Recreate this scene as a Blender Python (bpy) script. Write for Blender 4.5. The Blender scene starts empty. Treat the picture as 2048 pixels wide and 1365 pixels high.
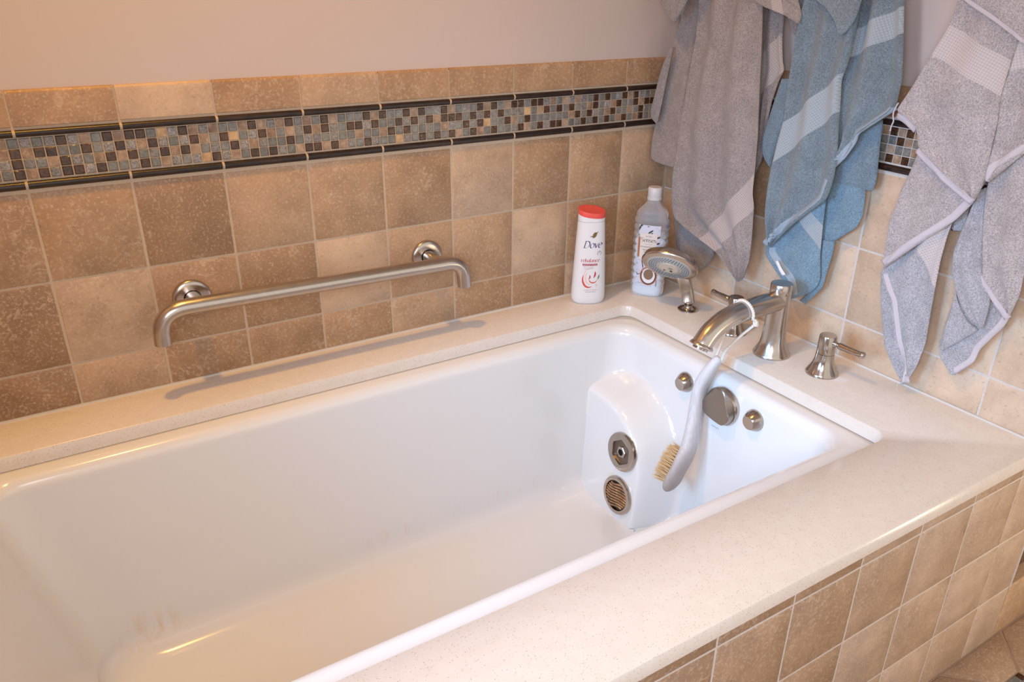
import bpy, bmesh, math, random
from mathutils import Vector, Matrix
from math import sin, cos, pi, sqrt, radians

C = bpy.context.scene.collection
scene = bpy.context.scene
rng = random.Random(7)

# ------------------------------------------------------------------ camera
cam_data = bpy.data.cameras.new('camera')
cam = bpy.data.objects.new('camera', cam_data)
C.objects.link(cam)
cam_data.sensor_width = 36.0
cam_data.lens = 1598.984 * 36.0 / 2048.0
cam_data.shift_x = -30.48 / 2048.0
cam_data.shift_y = 24.07 / 2048.0
cam_data.clip_start = 0.02
_r = Vector((0.8404951, -0.5416097, 0.0150642))
_u = Vector((0.2214637, 0.3687864, 0.9027460))
_b = Vector((-0.4944915, -0.7554174, 0.4299101))
cam.matrix_world = Matrix(((_r.x, _u.x, _b.x, -1.405917), (_r.y, _u.y, _b.y, -1.519807), (_r.z, _u.z, _b.z, 0.731286), (0, 0, 0, 1)))
scene.camera = cam

# ------------------------------------------------------------------ world, lights, exposure
world = bpy.data.worlds.new('world')
scene.world = world
world.use_nodes = True
world.node_tree.nodes['Background'].inputs[0].default_value = (1.0, 0.94, 0.86, 1)
world.node_tree.nodes['Background'].inputs[1].default_value = 0.94

def light(name, kind, loc, target, energy, color, **kw):
    d = bpy.data.lights.new(name, kind)
    d.energy = energy
    d.color = color
    for k, v in kw.items():
        setattr(d, k, v)
    o = bpy.data.objects.new(name, d)
    C.objects.link(o)
    o.location = loc
    o.rotation_euler = (Vector(target) - Vector(loc)).to_track_quat('-Z', 'Y').to_euler()
    return o

# warm recessed downlight over the tub (throws the shadow of the grab bar)
light('tub_downlight', 'SPOT', (-1.28, -0.42, 1.88), (-1.22, -0.20, 0.0), 58, (1.0, 0.51, 0.08), shadow_soft_size=0.045, spot_size=radians(122), spot_blend=1.0)
# added soft area lamp, unseen at the left wall, fills the whole tub
light('left_fill_lamp', 'AREA', (-1.74, -1.6, 0.75), (-0.1, -0.8, -0.2), 11.2, (0.84, 0.87, 1.0), shape='RECTANGLE', size=0.6, size_y=0.6, spread=radians(120))
# added cool lamp, unseen at the tub head, tints the tap end blue
light('cool_fill_lamp', 'AREA', (-1.74, -0.75, 0.45), (0, -0.6, -0.05), 3.2, (0.30, 0.62, 1.0), shape='RECTANGLE', size=0.4, size_y=0.5, spread=radians(70))
# added low point lamp, out of view, for the warm glow on the tub front
light('low_warm_fill', 'POINT', (0.22, -1.55, -0.10), (0, 0, 0), 5.5, (1.0, 0.80, 0.54), shadow_soft_size=0.06)

vs = scene.view_settings
vs.view_transform = 'Standard'
vs.look = 'None'
vs.gamma = 1.0
vs.exposure = 0.09
vs.use_curve_mapping = False

# ------------------------------------------------------------------ node helpers
def new_mat(name):
    m = bpy.data.materials.new(name)
    m.use_nodes = True
    nt = m.node_tree
    return m, nt, nt.nodes['Principled BSDF']

def N(nt, typ, **kw):
    n = nt.nodes.new(typ)
    for k, v in kw.items():
        if k.startswith('i_'):
            n.inputs[k[2:].replace('_', ' ')].default_value = v
        else:
            setattr(n, k, v)
    return n

def ramp(nt, fac, stops, interp='LINEAR'):
    n = nt.nodes.new('ShaderNodeValToRGB')
    cr = n.color_ramp
    cr.interpolation = interp
    while len(cr.elements) < len(stops):
        cr.elements.new(0.5)
    for e, (p, c) in zip(cr.elements, stops):
        e.position = p
        e.color = c if len(c) == 4 else (*c, 1)
    nt.links.new(fac, n.inputs[0])
    return n.outputs[0]

def mix(nt, fac, a, b, blend='MIX'):
    n = nt.nodes.new('ShaderNodeMix')
    n.data_type = 'RGBA'
    n.blend_type = blend
    for s, v in ((0, fac), (6, a), (7, b)):
        if hasattr(v, 'is_linked') or isinstance(v, bpy.types.NodeSocket):
            nt.links.new(v, n.inputs[s])
        else:
            n.inputs[s].default_value = v if s == 0 else (v if len(v) == 4 else (*v, 1))
    return n.outputs[2]

def math_n(nt, op, a, b=None, c=None, clamp=False):
    n = nt.nodes.new('ShaderNodeMath')
    n.operation = op
    n.use_clamp = clamp
    for i, v in enumerate((a, b, c)):
        if v is None:
            continue
        if isinstance(v, bpy.types.NodeSocket):
            nt.links.new(v, n.inputs[i])
        else:
            n.inputs[i].default_value = v
    return n.outputs[0]

def bump(nt, height, strength, dist, bs, prev=None):
    n = nt.nodes.new('ShaderNodeBump')
    n.inputs['Strength'].default_value = strength
    n.inputs['Distance'].default_value = dist
    nt.links.new(height, n.inputs['Height'])
    if prev is not None:
        nt.links.new(prev, n.inputs['Normal'])
    if bs is not None:
        nt.links.new(n.outputs[0], bs.inputs['Normal'])
    return n.outputs[0]

def noise(nt, vec, scale, detail=4, rough=0.55, dim='3D', dist=0.0):
    n = nt.nodes.new('ShaderNodeTexNoise')
    n.noise_dimensions = dim
    n.inputs['Scale'].default_value = scale
    n.inputs['Detail'].default_value = detail
    n.inputs['Roughness'].default_value = rough
    n.inputs['Distortion'].default_value = dist
    nt.links.new(vec, n.inputs['Vector'])
    return n.outputs['Fac']

def voronoi(nt, vec, scale, feature='F1', out='Distance'):
    n = nt.nodes.new('ShaderNodeTexVoronoi')
    n.feature = feature
    n.inputs['Scale'].default_value = scale
    nt.links.new(vec, n.inputs['Vector'])
    return n.outputs[out]

def objvec(nt, rand=False):
    t = nt.nodes.new('ShaderNodeTexCoord')
    v = t.outputs['Object']
    if rand:
        oi = nt.nodes.new('ShaderNodeObjectInfo')
        m = nt.nodes.new('ShaderNodeVectorMath')
        m.operation = 'SCALE'
        cb = nt.nodes.new('ShaderNodeCombineXYZ')
        for i in range(3):
            nt.links.new(math_n(nt, 'MULTIPLY', oi.outputs['Random'], (37.0, 91.0, 53.0)[i]), cb.inputs[i])
        a = nt.nodes.new('ShaderNodeVectorMath')
        a.operation = 'ADD'
        nt.links.new(v, a.inputs[0])
        nt.links.new(cb.outputs[0], a.inputs[1])
        v = a.outputs[0]
    return v

def simple(name, col, rough=0.5, metal=0.0, **kw):
    m, nt, bs = new_mat(name)
    bs.inputs['Base Color'].default_value = (*col, 1)
    bs.inputs['Roughness'].default_value = rough
    bs.inputs['Metallic'].default_value = metal
    for k, v in kw.items():
        bs.inputs[k.replace('_', ' ')].default_value = v
    return m

# ------------------------------------------------------------------ materials
def mat_paint():
    m, nt, bs = new_mat('wall_paint')
    v = objvec(nt)
    bs.inputs['Base Color'].default_value = (0.60, 0.50, 0.465, 1)
    bs.inputs['Roughness'].default_value = 0.6
    bump(nt, noise(nt, v, 260, 3), 0.25, 0.0006, bs)
    return m

def mat_tile():
    m, nt, bs = new_mat('travertine_look_tile')
    v = objvec(nt, True)
    oi = nt.nodes.new('ShaderNodeObjectInfo')
    base = oi.outputs['Color']
    big = noise(nt, v, 16, 5, 0.6)
    fine = noise(nt, v, 130, 6, 0.7)
    worm = noise(nt, v, 60, 5, 0.65, dist=1.6)
    c = mix(nt, ramp(nt, big, [(0.32, (0, 0, 0)), (0.68, (1, 1, 1))]), mix(nt, 1.0, base, (0.84, 0.81, 0.79), 'MULTIPLY'), mix(nt, 1.0, base, (1.12, 1.11, 1.09), 'MULTIPLY'))
    # dark pits and pale crusty marks in patches
    patch = ramp(nt, noise(nt, v, 11, 3), [(0.47, (0, 0, 0)), (0.62, (1, 1, 1))])
    pale = math_n(nt, 'MULTIPLY', ramp(nt, worm, [(0.52, (0, 0, 0)), (0.60, (1, 1, 1))]), patch)
    c = mix(nt, math_n(nt, 'MULTIPLY', pale, 0.40), c, (0.66, 0.50, 0.36))
    speck = ramp(nt, fine, [(0.30, (1, 1, 1)), (0.42, (0, 0, 0))])
    c = mix(nt, math_n(nt, 'MULTIPLY', speck, 0.40), c, (0.13, 0.07, 0.04))
    lspeck = ramp(nt, noise(nt, v, 210, 4, 0.7), [(0.52, (0, 0, 0)), (0.66, (1, 1, 1))])
    c = mix(nt, math_n(nt, 'MULTIPLY', lspeck, 0.42), c, (0.72, 0.57, 0.44))
    nt.links.new(c, bs.inputs['Base Color'])
    nt.links.new(math_n(nt, 'MULTIPLY_ADD', fine, 0.25, 0.36), bs.inputs['Roughness'])
    h = math_n(nt, 'ADD', math_n(nt, 'MULTIPLY', big, 1.2), math_n(nt, 'ADD', math_n(nt, 'MULTIPLY', fine, 0.35), math_n(nt, 'MULTIPLY', pale, 0.15)))
    bump(nt, h, 0.5, 0.0016, bs)
    return m

def mat_grout(name, col):
    m, nt, bs = new_mat(name)
    v = objvec(nt)
    f = noise(nt, v, 180, 5, 0.65)
    c = mix(nt, f, tuple(x * 0.82 for x in col), tuple(x * 1.12 for x in col))
    nt.links.new(c, bs.inputs['Base Color'])
    bs.inputs['Roughness'].default_value = 0.85
    bump(nt, f, 0.4, 0.001, bs)
    return m

def mat_glass_tile(name, dark, lite, rough, wav):
    m, nt, bs = new_mat(name)
    v = objvec(nt, True)
    f = noise(nt, v, wav, 4, 0.6, dist=1.0)
    oi = nt.nodes.new('ShaderNodeObjectInfo')
    c = mix(nt, ramp(nt, f, [(0.35, (0, 0, 0)), (0.65, (1, 1, 1))]), dark, lite)
    c = mix(nt, 1.0, c, ramp(nt, oi.outputs['Random'], [(0, (0.8, 0.8, 0.8)), (1, (1.2, 1.2, 1.2))]), 'MULTIPLY')
    nt.links.new(c, bs.inputs['Base Color'])
    bs.inputs['Roughness'].default_value = rough
    bs.inputs['Coat Weight'].default_value = 0.3
    bs.inputs['Coat Roughness'].default_value = 0.05
    bump(nt, f, 0.6, 0.0012, bs)
    return m

def mat_stone_tile():
    m, nt, bs = new_mat('mosaic_stone')
    v = objvec(nt, True)
    oi = nt.nodes.new('ShaderNodeObjectInfo')
    f = noise(nt, v, 110, 5, 0.6, dist=1.4)
    vein = ramp(nt, f, [(0.46, (0, 0, 0)), (0.52, (1, 1, 1)), (0.58, (0, 0, 0))])
    c = mix(nt, math_n(nt, 'MULTIPLY', vein, 0.5), oi.outputs['Color'], (0.72, 0.52, 0.36))
    c = mix(nt, ramp(nt, noise(nt, v, 60, 3), [(0.3, (1, 1, 1)), (0.6, (0, 0, 0))]), c, mix(nt, 1.0, oi.outputs['Color'], (0.62, 0.55, 0.5), 'MULTIPLY'))
    nt.links.new(c, bs.inputs['Base Color'])
    bs.inputs['Roughness'].default_value = 0.4
    return m

def mat_pencil():
    m, nt, bs = new_mat('dark_glazed_liner')
    v = objvec(nt, True)
    mp = N(nt, 'ShaderNodeMapping')
    mp.inputs['Scale'].default_value = (6, 30, 30)
    nt.links.new(v, mp.inputs[0])
    f = noise(nt, mp.outputs[0], 6, 5, 0.7)
    c = mix(nt, ramp(nt, f, [(0.42, (0, 0, 0)), (0.75, (1, 1, 1))]), (0.012, 0.008, 0.008), (0.060, 0.026, 0.015))
    nt.links.new(c, bs.inputs['Base Color'])
    bs.inputs['Roughness'].default_value = 0.34
    bump(nt, noise(nt, v, 240, 4), 0.25, 0.0008, bs)
    return m

def mat_quartz():
    m, nt, bs = new_mat('speckled_quartz')
    v = objvec(nt)
    c = mix(nt, noise(nt, v, 45, 4), (0.69, 0.615, 0.55), (0.77, 0.705, 0.645))
    f1 = voronoi(nt, v, 430)
    r1 = voronoi(nt, v, 430, out='Color')
    sep = N(nt, 'ShaderNodeSeparateColor')
    nt.links.new(r1, sep.inputs[0])
    dots = math_n(nt, 'MULTIPLY', math_n(nt, 'LESS_THAN', f1, 0.30), math_n(nt, 'LESS_THAN', sep.outputs[0], 0.22))
    c = mix(nt, math_n(nt, 'MULTIPLY', dots, 0.40), c, mix(nt, sep.outputs[1], (0.16, 0.11, 0.08), (0.38, 0.27, 0.19)))
    f2 = voronoi(nt, v, 430)
    r2 = voronoi(nt, v, 430, out='Color')
    sep2 = N(nt, 'ShaderNodeSeparateColor')
    nt.links.new(r2, sep2.inputs[0])
    d2 = math_n(nt, 'MULTIPLY', math_n(nt, 'LESS_THAN', f2, 0.36), math_n(nt, 'LESS_THAN', sep2.outputs[0], 0.30))
    c = mix(nt, math_n(nt, 'MULTIPLY', d2, 0.45), c, mix(nt, sep2.outputs[1], (0.42, 0.31, 0.23), (0.85, 0.78, 0.70)))
    # chalky film beside the front tap handle
    s = nt.nodes.new('ShaderNodeVectorMath'); s.operation = 'SUBTRACT'
    nt.links.new(v, s.inputs[0]); s.inputs[1].default_value = (-0.092, -0.662, 0)
    q = nt.nodes.new('ShaderNodeVectorMath'); q.operation = 'MULTIPLY'
    nt.links.new(s.outputs[0], q.inputs[0]); q.inputs[1].default_value = (28, 26, 1)
    l = nt.nodes.new('ShaderNodeVectorMath'); l.operation = 'LENGTH'
    nt.links.new(q.outputs[0], l.inputs[0])
    film = math_n(nt, 'ADD', l.outputs['Value'], math_n(nt, 'MULTIPLY', noise(nt, v, 40, 3), 1.2))
    c = mix(nt, ramp(nt, film, [(0.75, (0.6, 0.6, 0.6)), (1.35, (0, 0, 0))]), c, (0.80, 0.78, 0.80))
    nt.links.new(c, bs.inputs['Base Color'])
    bs.inputs['Roughness'].default_value = 0.24
    return m

def mat_porcelain():
    m, nt, bs = new_mat('white_tub_acrylic')
    t = nt.nodes.new('ShaderNodeTexCoord')
    v = t.outputs['Object']
    base = (0.79, 0.785, 0.785, 1)
    def spot(center, scale):
        s = nt.nodes.new('ShaderNodeVectorMath'); s.operation = 'SUBTRACT'
        nt.links.new(v, s.inputs[0]); s.inputs[1].default_value = center
        q = nt.nodes.new('ShaderNodeVectorMath'); q.operation = 'MULTIPLY'
        nt.links.new(s.outputs[0], q.inputs[0]); q.inputs[1].default_value = scale
        l = nt.nodes.new('ShaderNodeVectorMath'); l.operation = 'LENGTH'
        nt.links.new(q.outputs[0], l.inputs[0])
        return l.outputs['Value']
    mp = N(nt, 'ShaderNodeMapping'); mp.inputs['Scale'].default_value = (60, 60, 6)
    nt.links.new(v, mp.inputs[0])
    streak = noise(nt, mp.outputs[0], 1.5, 4, 0.7)
    c = base
    # ochre limescale streaks in the far left corner and along the foot of the back wall
    k = ramp(nt, spot((-1.37, -0.185, -0.39), (12, 12, 20)), [(0.0, (1, 1, 1)), (1.0, (0, 0, 0))])
    k = math_n(nt, 'MULTIPLY', k, ramp(nt, streak, [(0.46, (0, 0, 0)), (0.66, (1, 1, 1))]))
    c = mix(nt, math_n(nt, 'MULTIPLY', k, 0.6), c, (0.72, 0.50, 0.22))
    k2 = ramp(nt, spot((-0.75, -0.215, -0.375), (1.9, 18, 40)), [(0.0, (1, 1, 1)), (1.0, (0, 0, 0))])
    k2 = math_n(nt, 'MULTIPLY', k2, ramp(nt, streak, [(0.56, (0, 0, 0)), (0.72, (1, 1, 1))]))
    c = mix(nt, math_n(nt, 'MULTIPLY', k2, 0.45), c, (0.70, 0.50, 0.26))
    # rust halos around the two suction fittings
    for cen, a in (((-0.367, -0.327, -0.268), 0.22), ((-0.374, -0.333, -0.381), 0.6)):
        d = spot(cen, (1, 1, 1))
        k3 = ramp(nt, d, [(0.046, (1, 1, 1)), (0.056, (0, 0, 0))])
        k3 = math_n(nt, 'MULTIPLY', k3, ramp(nt, noise(nt, v, 60, 3), [(0.35, (0, 0, 0)), (0.6, (1, 1, 1))]))
        c = mix(nt, math_n(nt, 'MULTIPLY', k3, a), c, (0.70, 0.48, 0.22))
    nt.links.new(c, bs.inputs['Base Color'])
    bs.inputs['Roughness'].default_value = 0.16
    bs.inputs['Coat Weight'].default_value = 0.35
    bs.inputs['Coat Roughness'].default_value = 0.08
    return m

def mat_nickel(name='brushed_nickel', col=(0.56, 0.50, 0.45), rough=0.24):
    m, nt, bs = new_mat(name)
    v = objvec(nt)
    f = noise(nt, v, 60, 4, 0.6)
    nt.links.new(mix(nt, f, tuple(x * 0.88 for x in col), tuple(x * 1.08 for x in col)), bs.inputs['Base Color'])
    bs.inputs['Metallic'].default_value = 1.0
    nt.links.new(math_n(nt, 'MULTIPLY_ADD', f, 0.10, rough - 0.05), bs.inputs['Roughness'])
    return m

def mat_rust_metal():
    m, nt, bs = new_mat('stained_metal')
    v = objvec(nt)
    f = noise(nt, v, 55, 5, 0.65)
    c = ramp(nt, f, [(0.35, (0.16, 0.13, 0.11)), (0.5, (0.40, 0.21, 0.09)), (0.66, (0.55, 0.38, 0.24))])
    nt.links.new(c, bs.inputs['Base Color'])
    bs.inputs['Metallic'].default_value = 0.35
    bs.inputs['Roughness'].default_value = 0.4
    return m

def mat_terry(name, col, colb):
    """looped towelling; attribute 'weave' = (coordinate across the woven band, metres along it, metres across it)"""
    m, nt, bs = new_mat(name)
    v = objvec(nt)
    at = N(nt, 'ShaderNodeAttribute', attribute_name='weave')
    sp = N(nt, 'ShaderNodeSeparateXYZ')
    nt.links.new(at.outputs['Vector'], sp.inputs[0])
    b, al, ac = sp.outputs
    mask = math_n(nt, 'MULTIPLY', math_n(nt, 'GREATER_THAN', b, 0.0), math_n(nt, 'LESS_THAN', b, 1.0))
    loops = voronoi(nt, v, 640)
    clump = noise(nt, v, 330, 4, 0.7)
    mid = noise(nt, v, 28, 4, 0.6)
    pile = math_n(nt, 'ADD', math_n(nt, 'MULTIPLY', loops, -0.5), math_n(nt, 'MULTIPLY', clump, 1.1))
    c = mix(nt, ramp(nt, pile, [(0.08, (0, 0, 0)), (0.62, (1, 1, 1))]), tuple(x * 0.52 for x in col), tuple(min(1, x * 1.17) for x in col))
    c = mix(nt, ramp(nt, mid, [(0.35, (0, 0, 0)), (0.65, (1, 1, 1))]), mix(nt, 1.0, c, (0.88, 0.88, 0.88), 'MULTIPLY'), mix(nt, 1.0, c, (1.08, 1.08, 1.08), 'MULTIPLY'))
    # waffle band
    k = 2 * pi / 0.0044
    wa = math_n(nt, 'SINE', math_n(nt, 'MULTIPLY', al, k))
    wb = math_n(nt, 'SINE', math_n(nt, 'MULTIPLY', ac, k))
    waffle = math_n(nt, 'MULTIPLY_ADD', math_n(nt, 'ADD', wa, wb), 0.25, 0.5)
    cw = mix(nt, waffle, tuple(x * 0.80 for x in colb), tuple(min(1, x * 1.10) for x in colb))
    nt.links.new(mix(nt, mask, c, cw), bs.inputs['Base Color'])
    bs.inputs['Roughness'].default_value = 0.95
    bs.inputs['Sheen Weight'].default_value = 0.25
    bs.inputs['Sheen Roughness'].default_value = 0.6
    hm = N(nt, 'ShaderNodeMix')
    nt.links.new(mask, hm.inputs[0]); nt.links.new(pile, hm.inputs[2]); nt.links.new(math_n(nt, 'MULTIPLY', waffle, 0.45), hm.inputs[3])
    bump(nt, hm.outputs[0], 0.75, 0.0026, bs)
    return m

def mat_hem(name, col):
    m, nt, bs = new_mat(name)
    v = objvec(nt)
    f = noise(nt, v, 330, 4, 0.7)
    g = noise(nt, v, 40, 3)
    c = mix(nt, f, tuple(x * 0.86 for x in col), tuple(min(1, x * 1.1) for x in col))
    nt.links.new(c, bs.inputs['Base Color'])
    bs.inputs['Roughness'].default_value = 0.9
    bump(nt, math_n(nt, 'ADD', f, math_n(nt, 'MULTIPLY', g, 3.0)), 0.4, 0.0012, bs)
    return m

PAINT = mat_paint()
TILE = mat_tile()
GROUT = mat_grout('tan_grout', (0.56, 0.43, 0.31))
GROUT_PALE = mat_grout('pale_grout', (0.64, 0.58, 0.53))
GLASS_GREY = mat_glass_tile('smoke_glass', (0.14, 0.135, 0.122), (0.235, 0.23, 0.21), 0.16, 120)
GLASS_SILVER = mat_glass_tile('crackled_glass', (0.12, 0.10, 0.088), (0.38, 0.355, 0.335), 0.14, 330)
GLASS_BROWN = mat_glass_tile('brown_glass', (0.028, 0.012, 0.006), (0.105, 0.046, 0.020), 0.12, 140)
STONE = mat_stone_tile()
PENCIL = mat_pencil()
QUARTZ = mat_quartz()
TUBMAT = mat_porcelain()
NICKEL = mat_nickel()
NICKEL_SHINE = mat_nickel('polished_nickel', (0.50, 0.44, 0.39), 0.16)
DARKMETAL = simple('dark_metal', (0.06, 0.05, 0.045), 0.35, 1.0)
RUST = mat_rust_metal()
GRIME = simple('grimy_metal', (0.17, 0.125, 0.095), 0.4, 0.5)
FLOORTILE = TILE

# ------------------------------------------------------------------ object helpers
def setp(o, label=None, cat=None, group=None, kind=None):
    if label: o['label'] = label
    if cat: o['category'] = cat
    if group: o['group'] = group
    if kind: o['kind'] = kind
    return o

def empty(name, loc=(0, 0, 0), label=None, cat=None, group=None, kind=None):
    o = bpy.data.objects.new(name, None)
    C.objects.link(o)
    o.location = loc
    o.empty_display_size = 0.05
    return setp(o, label, cat, group, kind)

def obj(name, me, mat=None, parent=None, loc=None):
    o = bpy.data.objects.new(name, me)
    C.objects.link(o)
    if mat is not None and len(me.materials) == 0:
        me.materials.append(mat)
    if loc is not None:
        o.location = loc
    if parent is not None:
        o.parent = parent
        o.matrix_parent_inverse = wm(parent).inverted()   # children are placed in world coordinates
    return o

def wm(o):
    m = o.matrix_basis.copy()
    return wm(o.parent) @ o.matrix_parent_inverse @ m if o.parent is not None else m

def mesh(name, verts, faces, smooth=False, mat=None):
    me = bpy.data.meshes.new(name)
    me.from_pydata([tuple(v) for v in verts], [], faces)
    me.validate()
    me.update()
    if smooth:
        me.polygons.foreach_set('use_smooth', [True] * len(me.polygons))
    if mat is not None:
        me.materials.append(mat)
    return me

def smooth_angle(me, deg=40):
    me.polygons.foreach_set('use_smooth', [True] * len(me.polygons))
    me.set_sharp_from_angle(angle=radians(deg))
    return me

class MB:
    """collects primitives into one mesh"""
    def __init__(self):
        self.v, self.f = [], []
    def add(self, verts, faces):
        n = len(self.v)
        self.v += [tuple(v) for v in verts]
        self.f += [tuple(i + n for i in f) for f in faces]
        return self
    def box(self, a, b):
        x0, y0, z0 = a; x1, y1, z1 = b
        return self.add([(x0, y0, z0), (x1, y0, z0), (x1, y1, z0), (x0, y1, z0), (x0, y0, z1), (x1, y0, z1), (x1, y1, z1), (x0, y1, z1)],
                        [(0, 3, 2, 1), (4, 5, 6, 7), (0, 1, 5, 4), (1, 2, 6, 5), (2, 3, 7, 6), (3, 0, 4, 7)])
    def lathe(self, prof, origin, axis=(0, 0, 1), n=40, cap=True):
        ax = Vector(axis).normalized()
        t = ax.orthogonal().normalized()
        s = ax.cross(t)
        o = Vector(origin)
        vs, fs = [], []
        for r, h in prof:
            for k in range(n):
                a = 2 * pi * k / n
                vs.append(o + ax * h + (t * cos(a) + s * sin(a)) * max(r, 1e-5))
        for i in range(len(prof) - 1):
            for k in range(n):
                fs.append((i * n + k, i * n + (k + 1) % n, (i + 1) * n + (k + 1) % n, (i + 1) * n + k))
        if cap:
            if prof[0][0] > 1e-4: fs.append(tuple(reversed(range(n))))
            if prof[-1][0] > 1e-4: fs.append(tuple((len(prof) - 1) * n + k for k in range(n)))
        return self.add(vs, fs)
    def tube(self, pts, rad, n=16, cap=True):
        pts = [Vector(p) for p in pts]
        rads = rad if isinstance(rad, (list, tuple)) else [rad] * len(pts)
        prev = None
        vs, fs = [], []
        for i, p in enumerate(pts):
            d = (pts[min(i + 1, len(pts) - 1)] - pts[max(i - 1, 0)]).normalized()
            if prev is None:
                t = d.orthogonal().normalized()
            else:
                t = (prev - d * prev.dot(d)).normalized()
            prev = t
            s = d.cross(t)
            for k in range(n):
                a = 2 * pi * k / n
                vs.append(p + (t * cos(a) + s * sin(a)) * rads[i])
        for i in range(len(pts) - 1):
            for k in range(n):
                fs.append((i * n + k, i * n + (k + 1) % n, (i + 1) * n + (k + 1) % n, (i + 1) * n + k))
        if cap:
            fs.append(tuple(reversed(range(n))))
            fs.append(tuple((len(pts) - 1) * n + k for k in range(n)))
        return self.add(vs, fs)
    def mesh(self, name, deg=40, mat=None):
        me = mesh(name, self.v, self.f, mat=mat)
        return smooth_angle(me, deg)

def spline(pts, n):
    """Catmull-Rom resampling"""
    P = [Vector(p) for p in pts]
    out = []
    m = len(P) - 1
    for i in range(n):
        t = i / (n - 1) * m
        k = min(int(t), m - 1)
        u = t - k
        p0, p1, p2, p3 = P[max(k - 1, 0)], P[k], P[k + 1], P[min(k + 2, m)]
        out.append(0.5 * ((2 * p1) + (p2 - p0) * u + (2 * p0 - 5 * p1 + 4 * p2 - p3) * u * u + (3 * p1 - p0 - 3 * p2 + p3) * u ** 3))
    return out

def bezier_corner(a, b, c, n=10):
    a, b, c = Vector(a), Vector(b), Vector(c)
    return [(1 - t) ** 2 * a + 2 * t * (1 - t) * b + t * t * c for t in [i / n for i in range(n + 1)]]

# ------------------------------------------------------------------ levels shared by both tiled walls (deck top is z = 0)
P = 0.155
ROW1, ROW2, TOP3 = 0.083, 0.2389, 0.394
MOS_Z0, MOS_PITCH = 0.4160, 0.01650
LINER_LOW, LINER_HIGH = (0.4003, 0.4134), (0.4830, 0.4945)
NOSE = (0.4985, 0.5545)
CEIL, FLOOR = 1.93, -0.515
RZ_END = -pi / 2       # turns a piece facing -Y into one facing -X (its local +x becomes world -y)

def structure(name, me, mat, label):
    return setp(obj(name, me, mat), label, name.split('_')[0], None, 'structure')

def tile_mesh(w, h, seed, n=3, d=0.008, jit=0.0008, bev=0.0022):
    r = random.Random(seed)
    per = []
    for k in range(4):
        for i in range(n):
            t = i / n
            x, z = [(-w / 2 + w * t, -h / 2), (w / 2, -h / 2 + h * t), (w / 2 - w * t, h / 2), (-w / 2, h / 2 - h * t)][k]
            per.append((x, z))
    m = len(per)
    def ring(y, inset, j):
        out = []
        for x, z in per:
            sx = (abs(x) > w / 2 - 1e-6) * (1 if x > 0 else -1)
            sz = (abs(z) > h / 2 - 1e-6) * (1 if z > 0 else -1)
            out.append((x - sx * (inset + r.random() * j), y, z - sz * (inset + r.random() * j)))
        return out
    vs = ring(d, 0, 0) + ring(0.0012, 0, jit) + ring(0, bev, jit)
    fs = []
    for a in (0, m):
        for i in range(m):
            fs.append((a + i, a + (i + 1) % m, a + m + (i + 1) % m, a + m + i))
    fs.append(tuple(2 * m + i for i in range(m)))
    me = mesh('tile', vs, fs, True, TILE)
    me.set_sharp_from_angle(angle=radians(50))
    return me

def tone(t, r):
    """tile body colour for a lightness 0..1"""
    a, b, c = Vector((0.225, 0.123, 0.067)), Vector((0.39, 0.242, 0.136)), Vector((0.60, 0.455, 0.335))
    v = a.lerp(b, t * 2) if t < 0.5 else b.lerp(c, t * 2 - 1)
    k = 1.06 + 0.08 * r.random()
    return (v.x * k, v.y * k, v.z * k, 1)

_tile_cache = {}
def tile(parent, kind, w, h, pos, rz, tn, r, name='tile'):
    key = (kind, round(w, 4), round(h, 4), r.randrange(4))
    if key not in _tile_cache:
        _tile_cache[key] = tile_mesh(w, h, hash((round(w * 1e4), round(h * 1e4), key[3])) % 9999)
    o = obj(name, _tile_cache[key], None, None, pos)
    o.rotation_euler = (0, 0, rz)
    o.color = tone(min(1, max(0, tn)), r)
    o.parent = parent
    o.matrix_parent_inverse = wm(parent).inverted()
    return o

def profile_piece(name, prof, length, mat):
    """extrude a (y, z) profile along local x, capped"""
    vs, fs = [], []
    n = len(prof)
    for x in (-length / 2, length / 2):
        vs += [(x, y, z) for y, z in prof]
    for i in range(n):
        j = (i + 1) % n
        fs.append((i, j, n + j, n + i))
    fs.append(tuple(range(n)))
    fs.append(tuple(reversed(range(n, 2 * n))))
    me = mesh(name, vs, fs, True, mat)
    bm = bmesh.new(); bm.from_mesh(me); bmesh.ops.recalc_face_normals(bm, faces=bm.faces); bm.to_mesh(me); bm.free()
    me.set_sharp_from_angle(angle=radians(40))
    return me

def nose_mesh(length):
    h = NOSE[1] - NOSE[0]
    pr = [(0.008, -h / 2), (0.001, -h / 2), (0.0, -h / 2 + 0.001), (0.0, h / 2 - 0.006), (0.0008, h / 2 - 0.0033), (0.0025, h / 2 - 0.0012), (0.0055, h / 2), (0.010, h / 2)]
    return profile_piece('bullnose_tile', pr, length, TILE)

def liner_mesh(length, h):
    pr = [(0.004, -h / 2)] + [(-0.0062 * sin(a), -h / 2 * cos(a)) for a in [pi * i / 8 for i in range(1, 8)]] + [(0.004, h / 2)]
    return profile_piece('liner_tile', pr, length, PENCIL)

def mosaic_mesh(s, d, bev, proud):
    a, b = s / 2, s / 2 - bev
    vs = [(x, y, z) for y, q in ((d, a), (-proud + bev * 0.7, a), (-proud, b)) for x, z in ((-q, -q), (q, -q), (q, q), (-q, q))]
    fs = [(k * 4 + i, k * 4 + (i + 1) % 4, k * 4 + 4 + (i + 1) % 4, k * 4 + 4 + i) for k in (0, 1) for i in range(4)] + [(8, 9, 10, 11)]
    return mesh('mosaic_tile', vs, fs)

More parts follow.
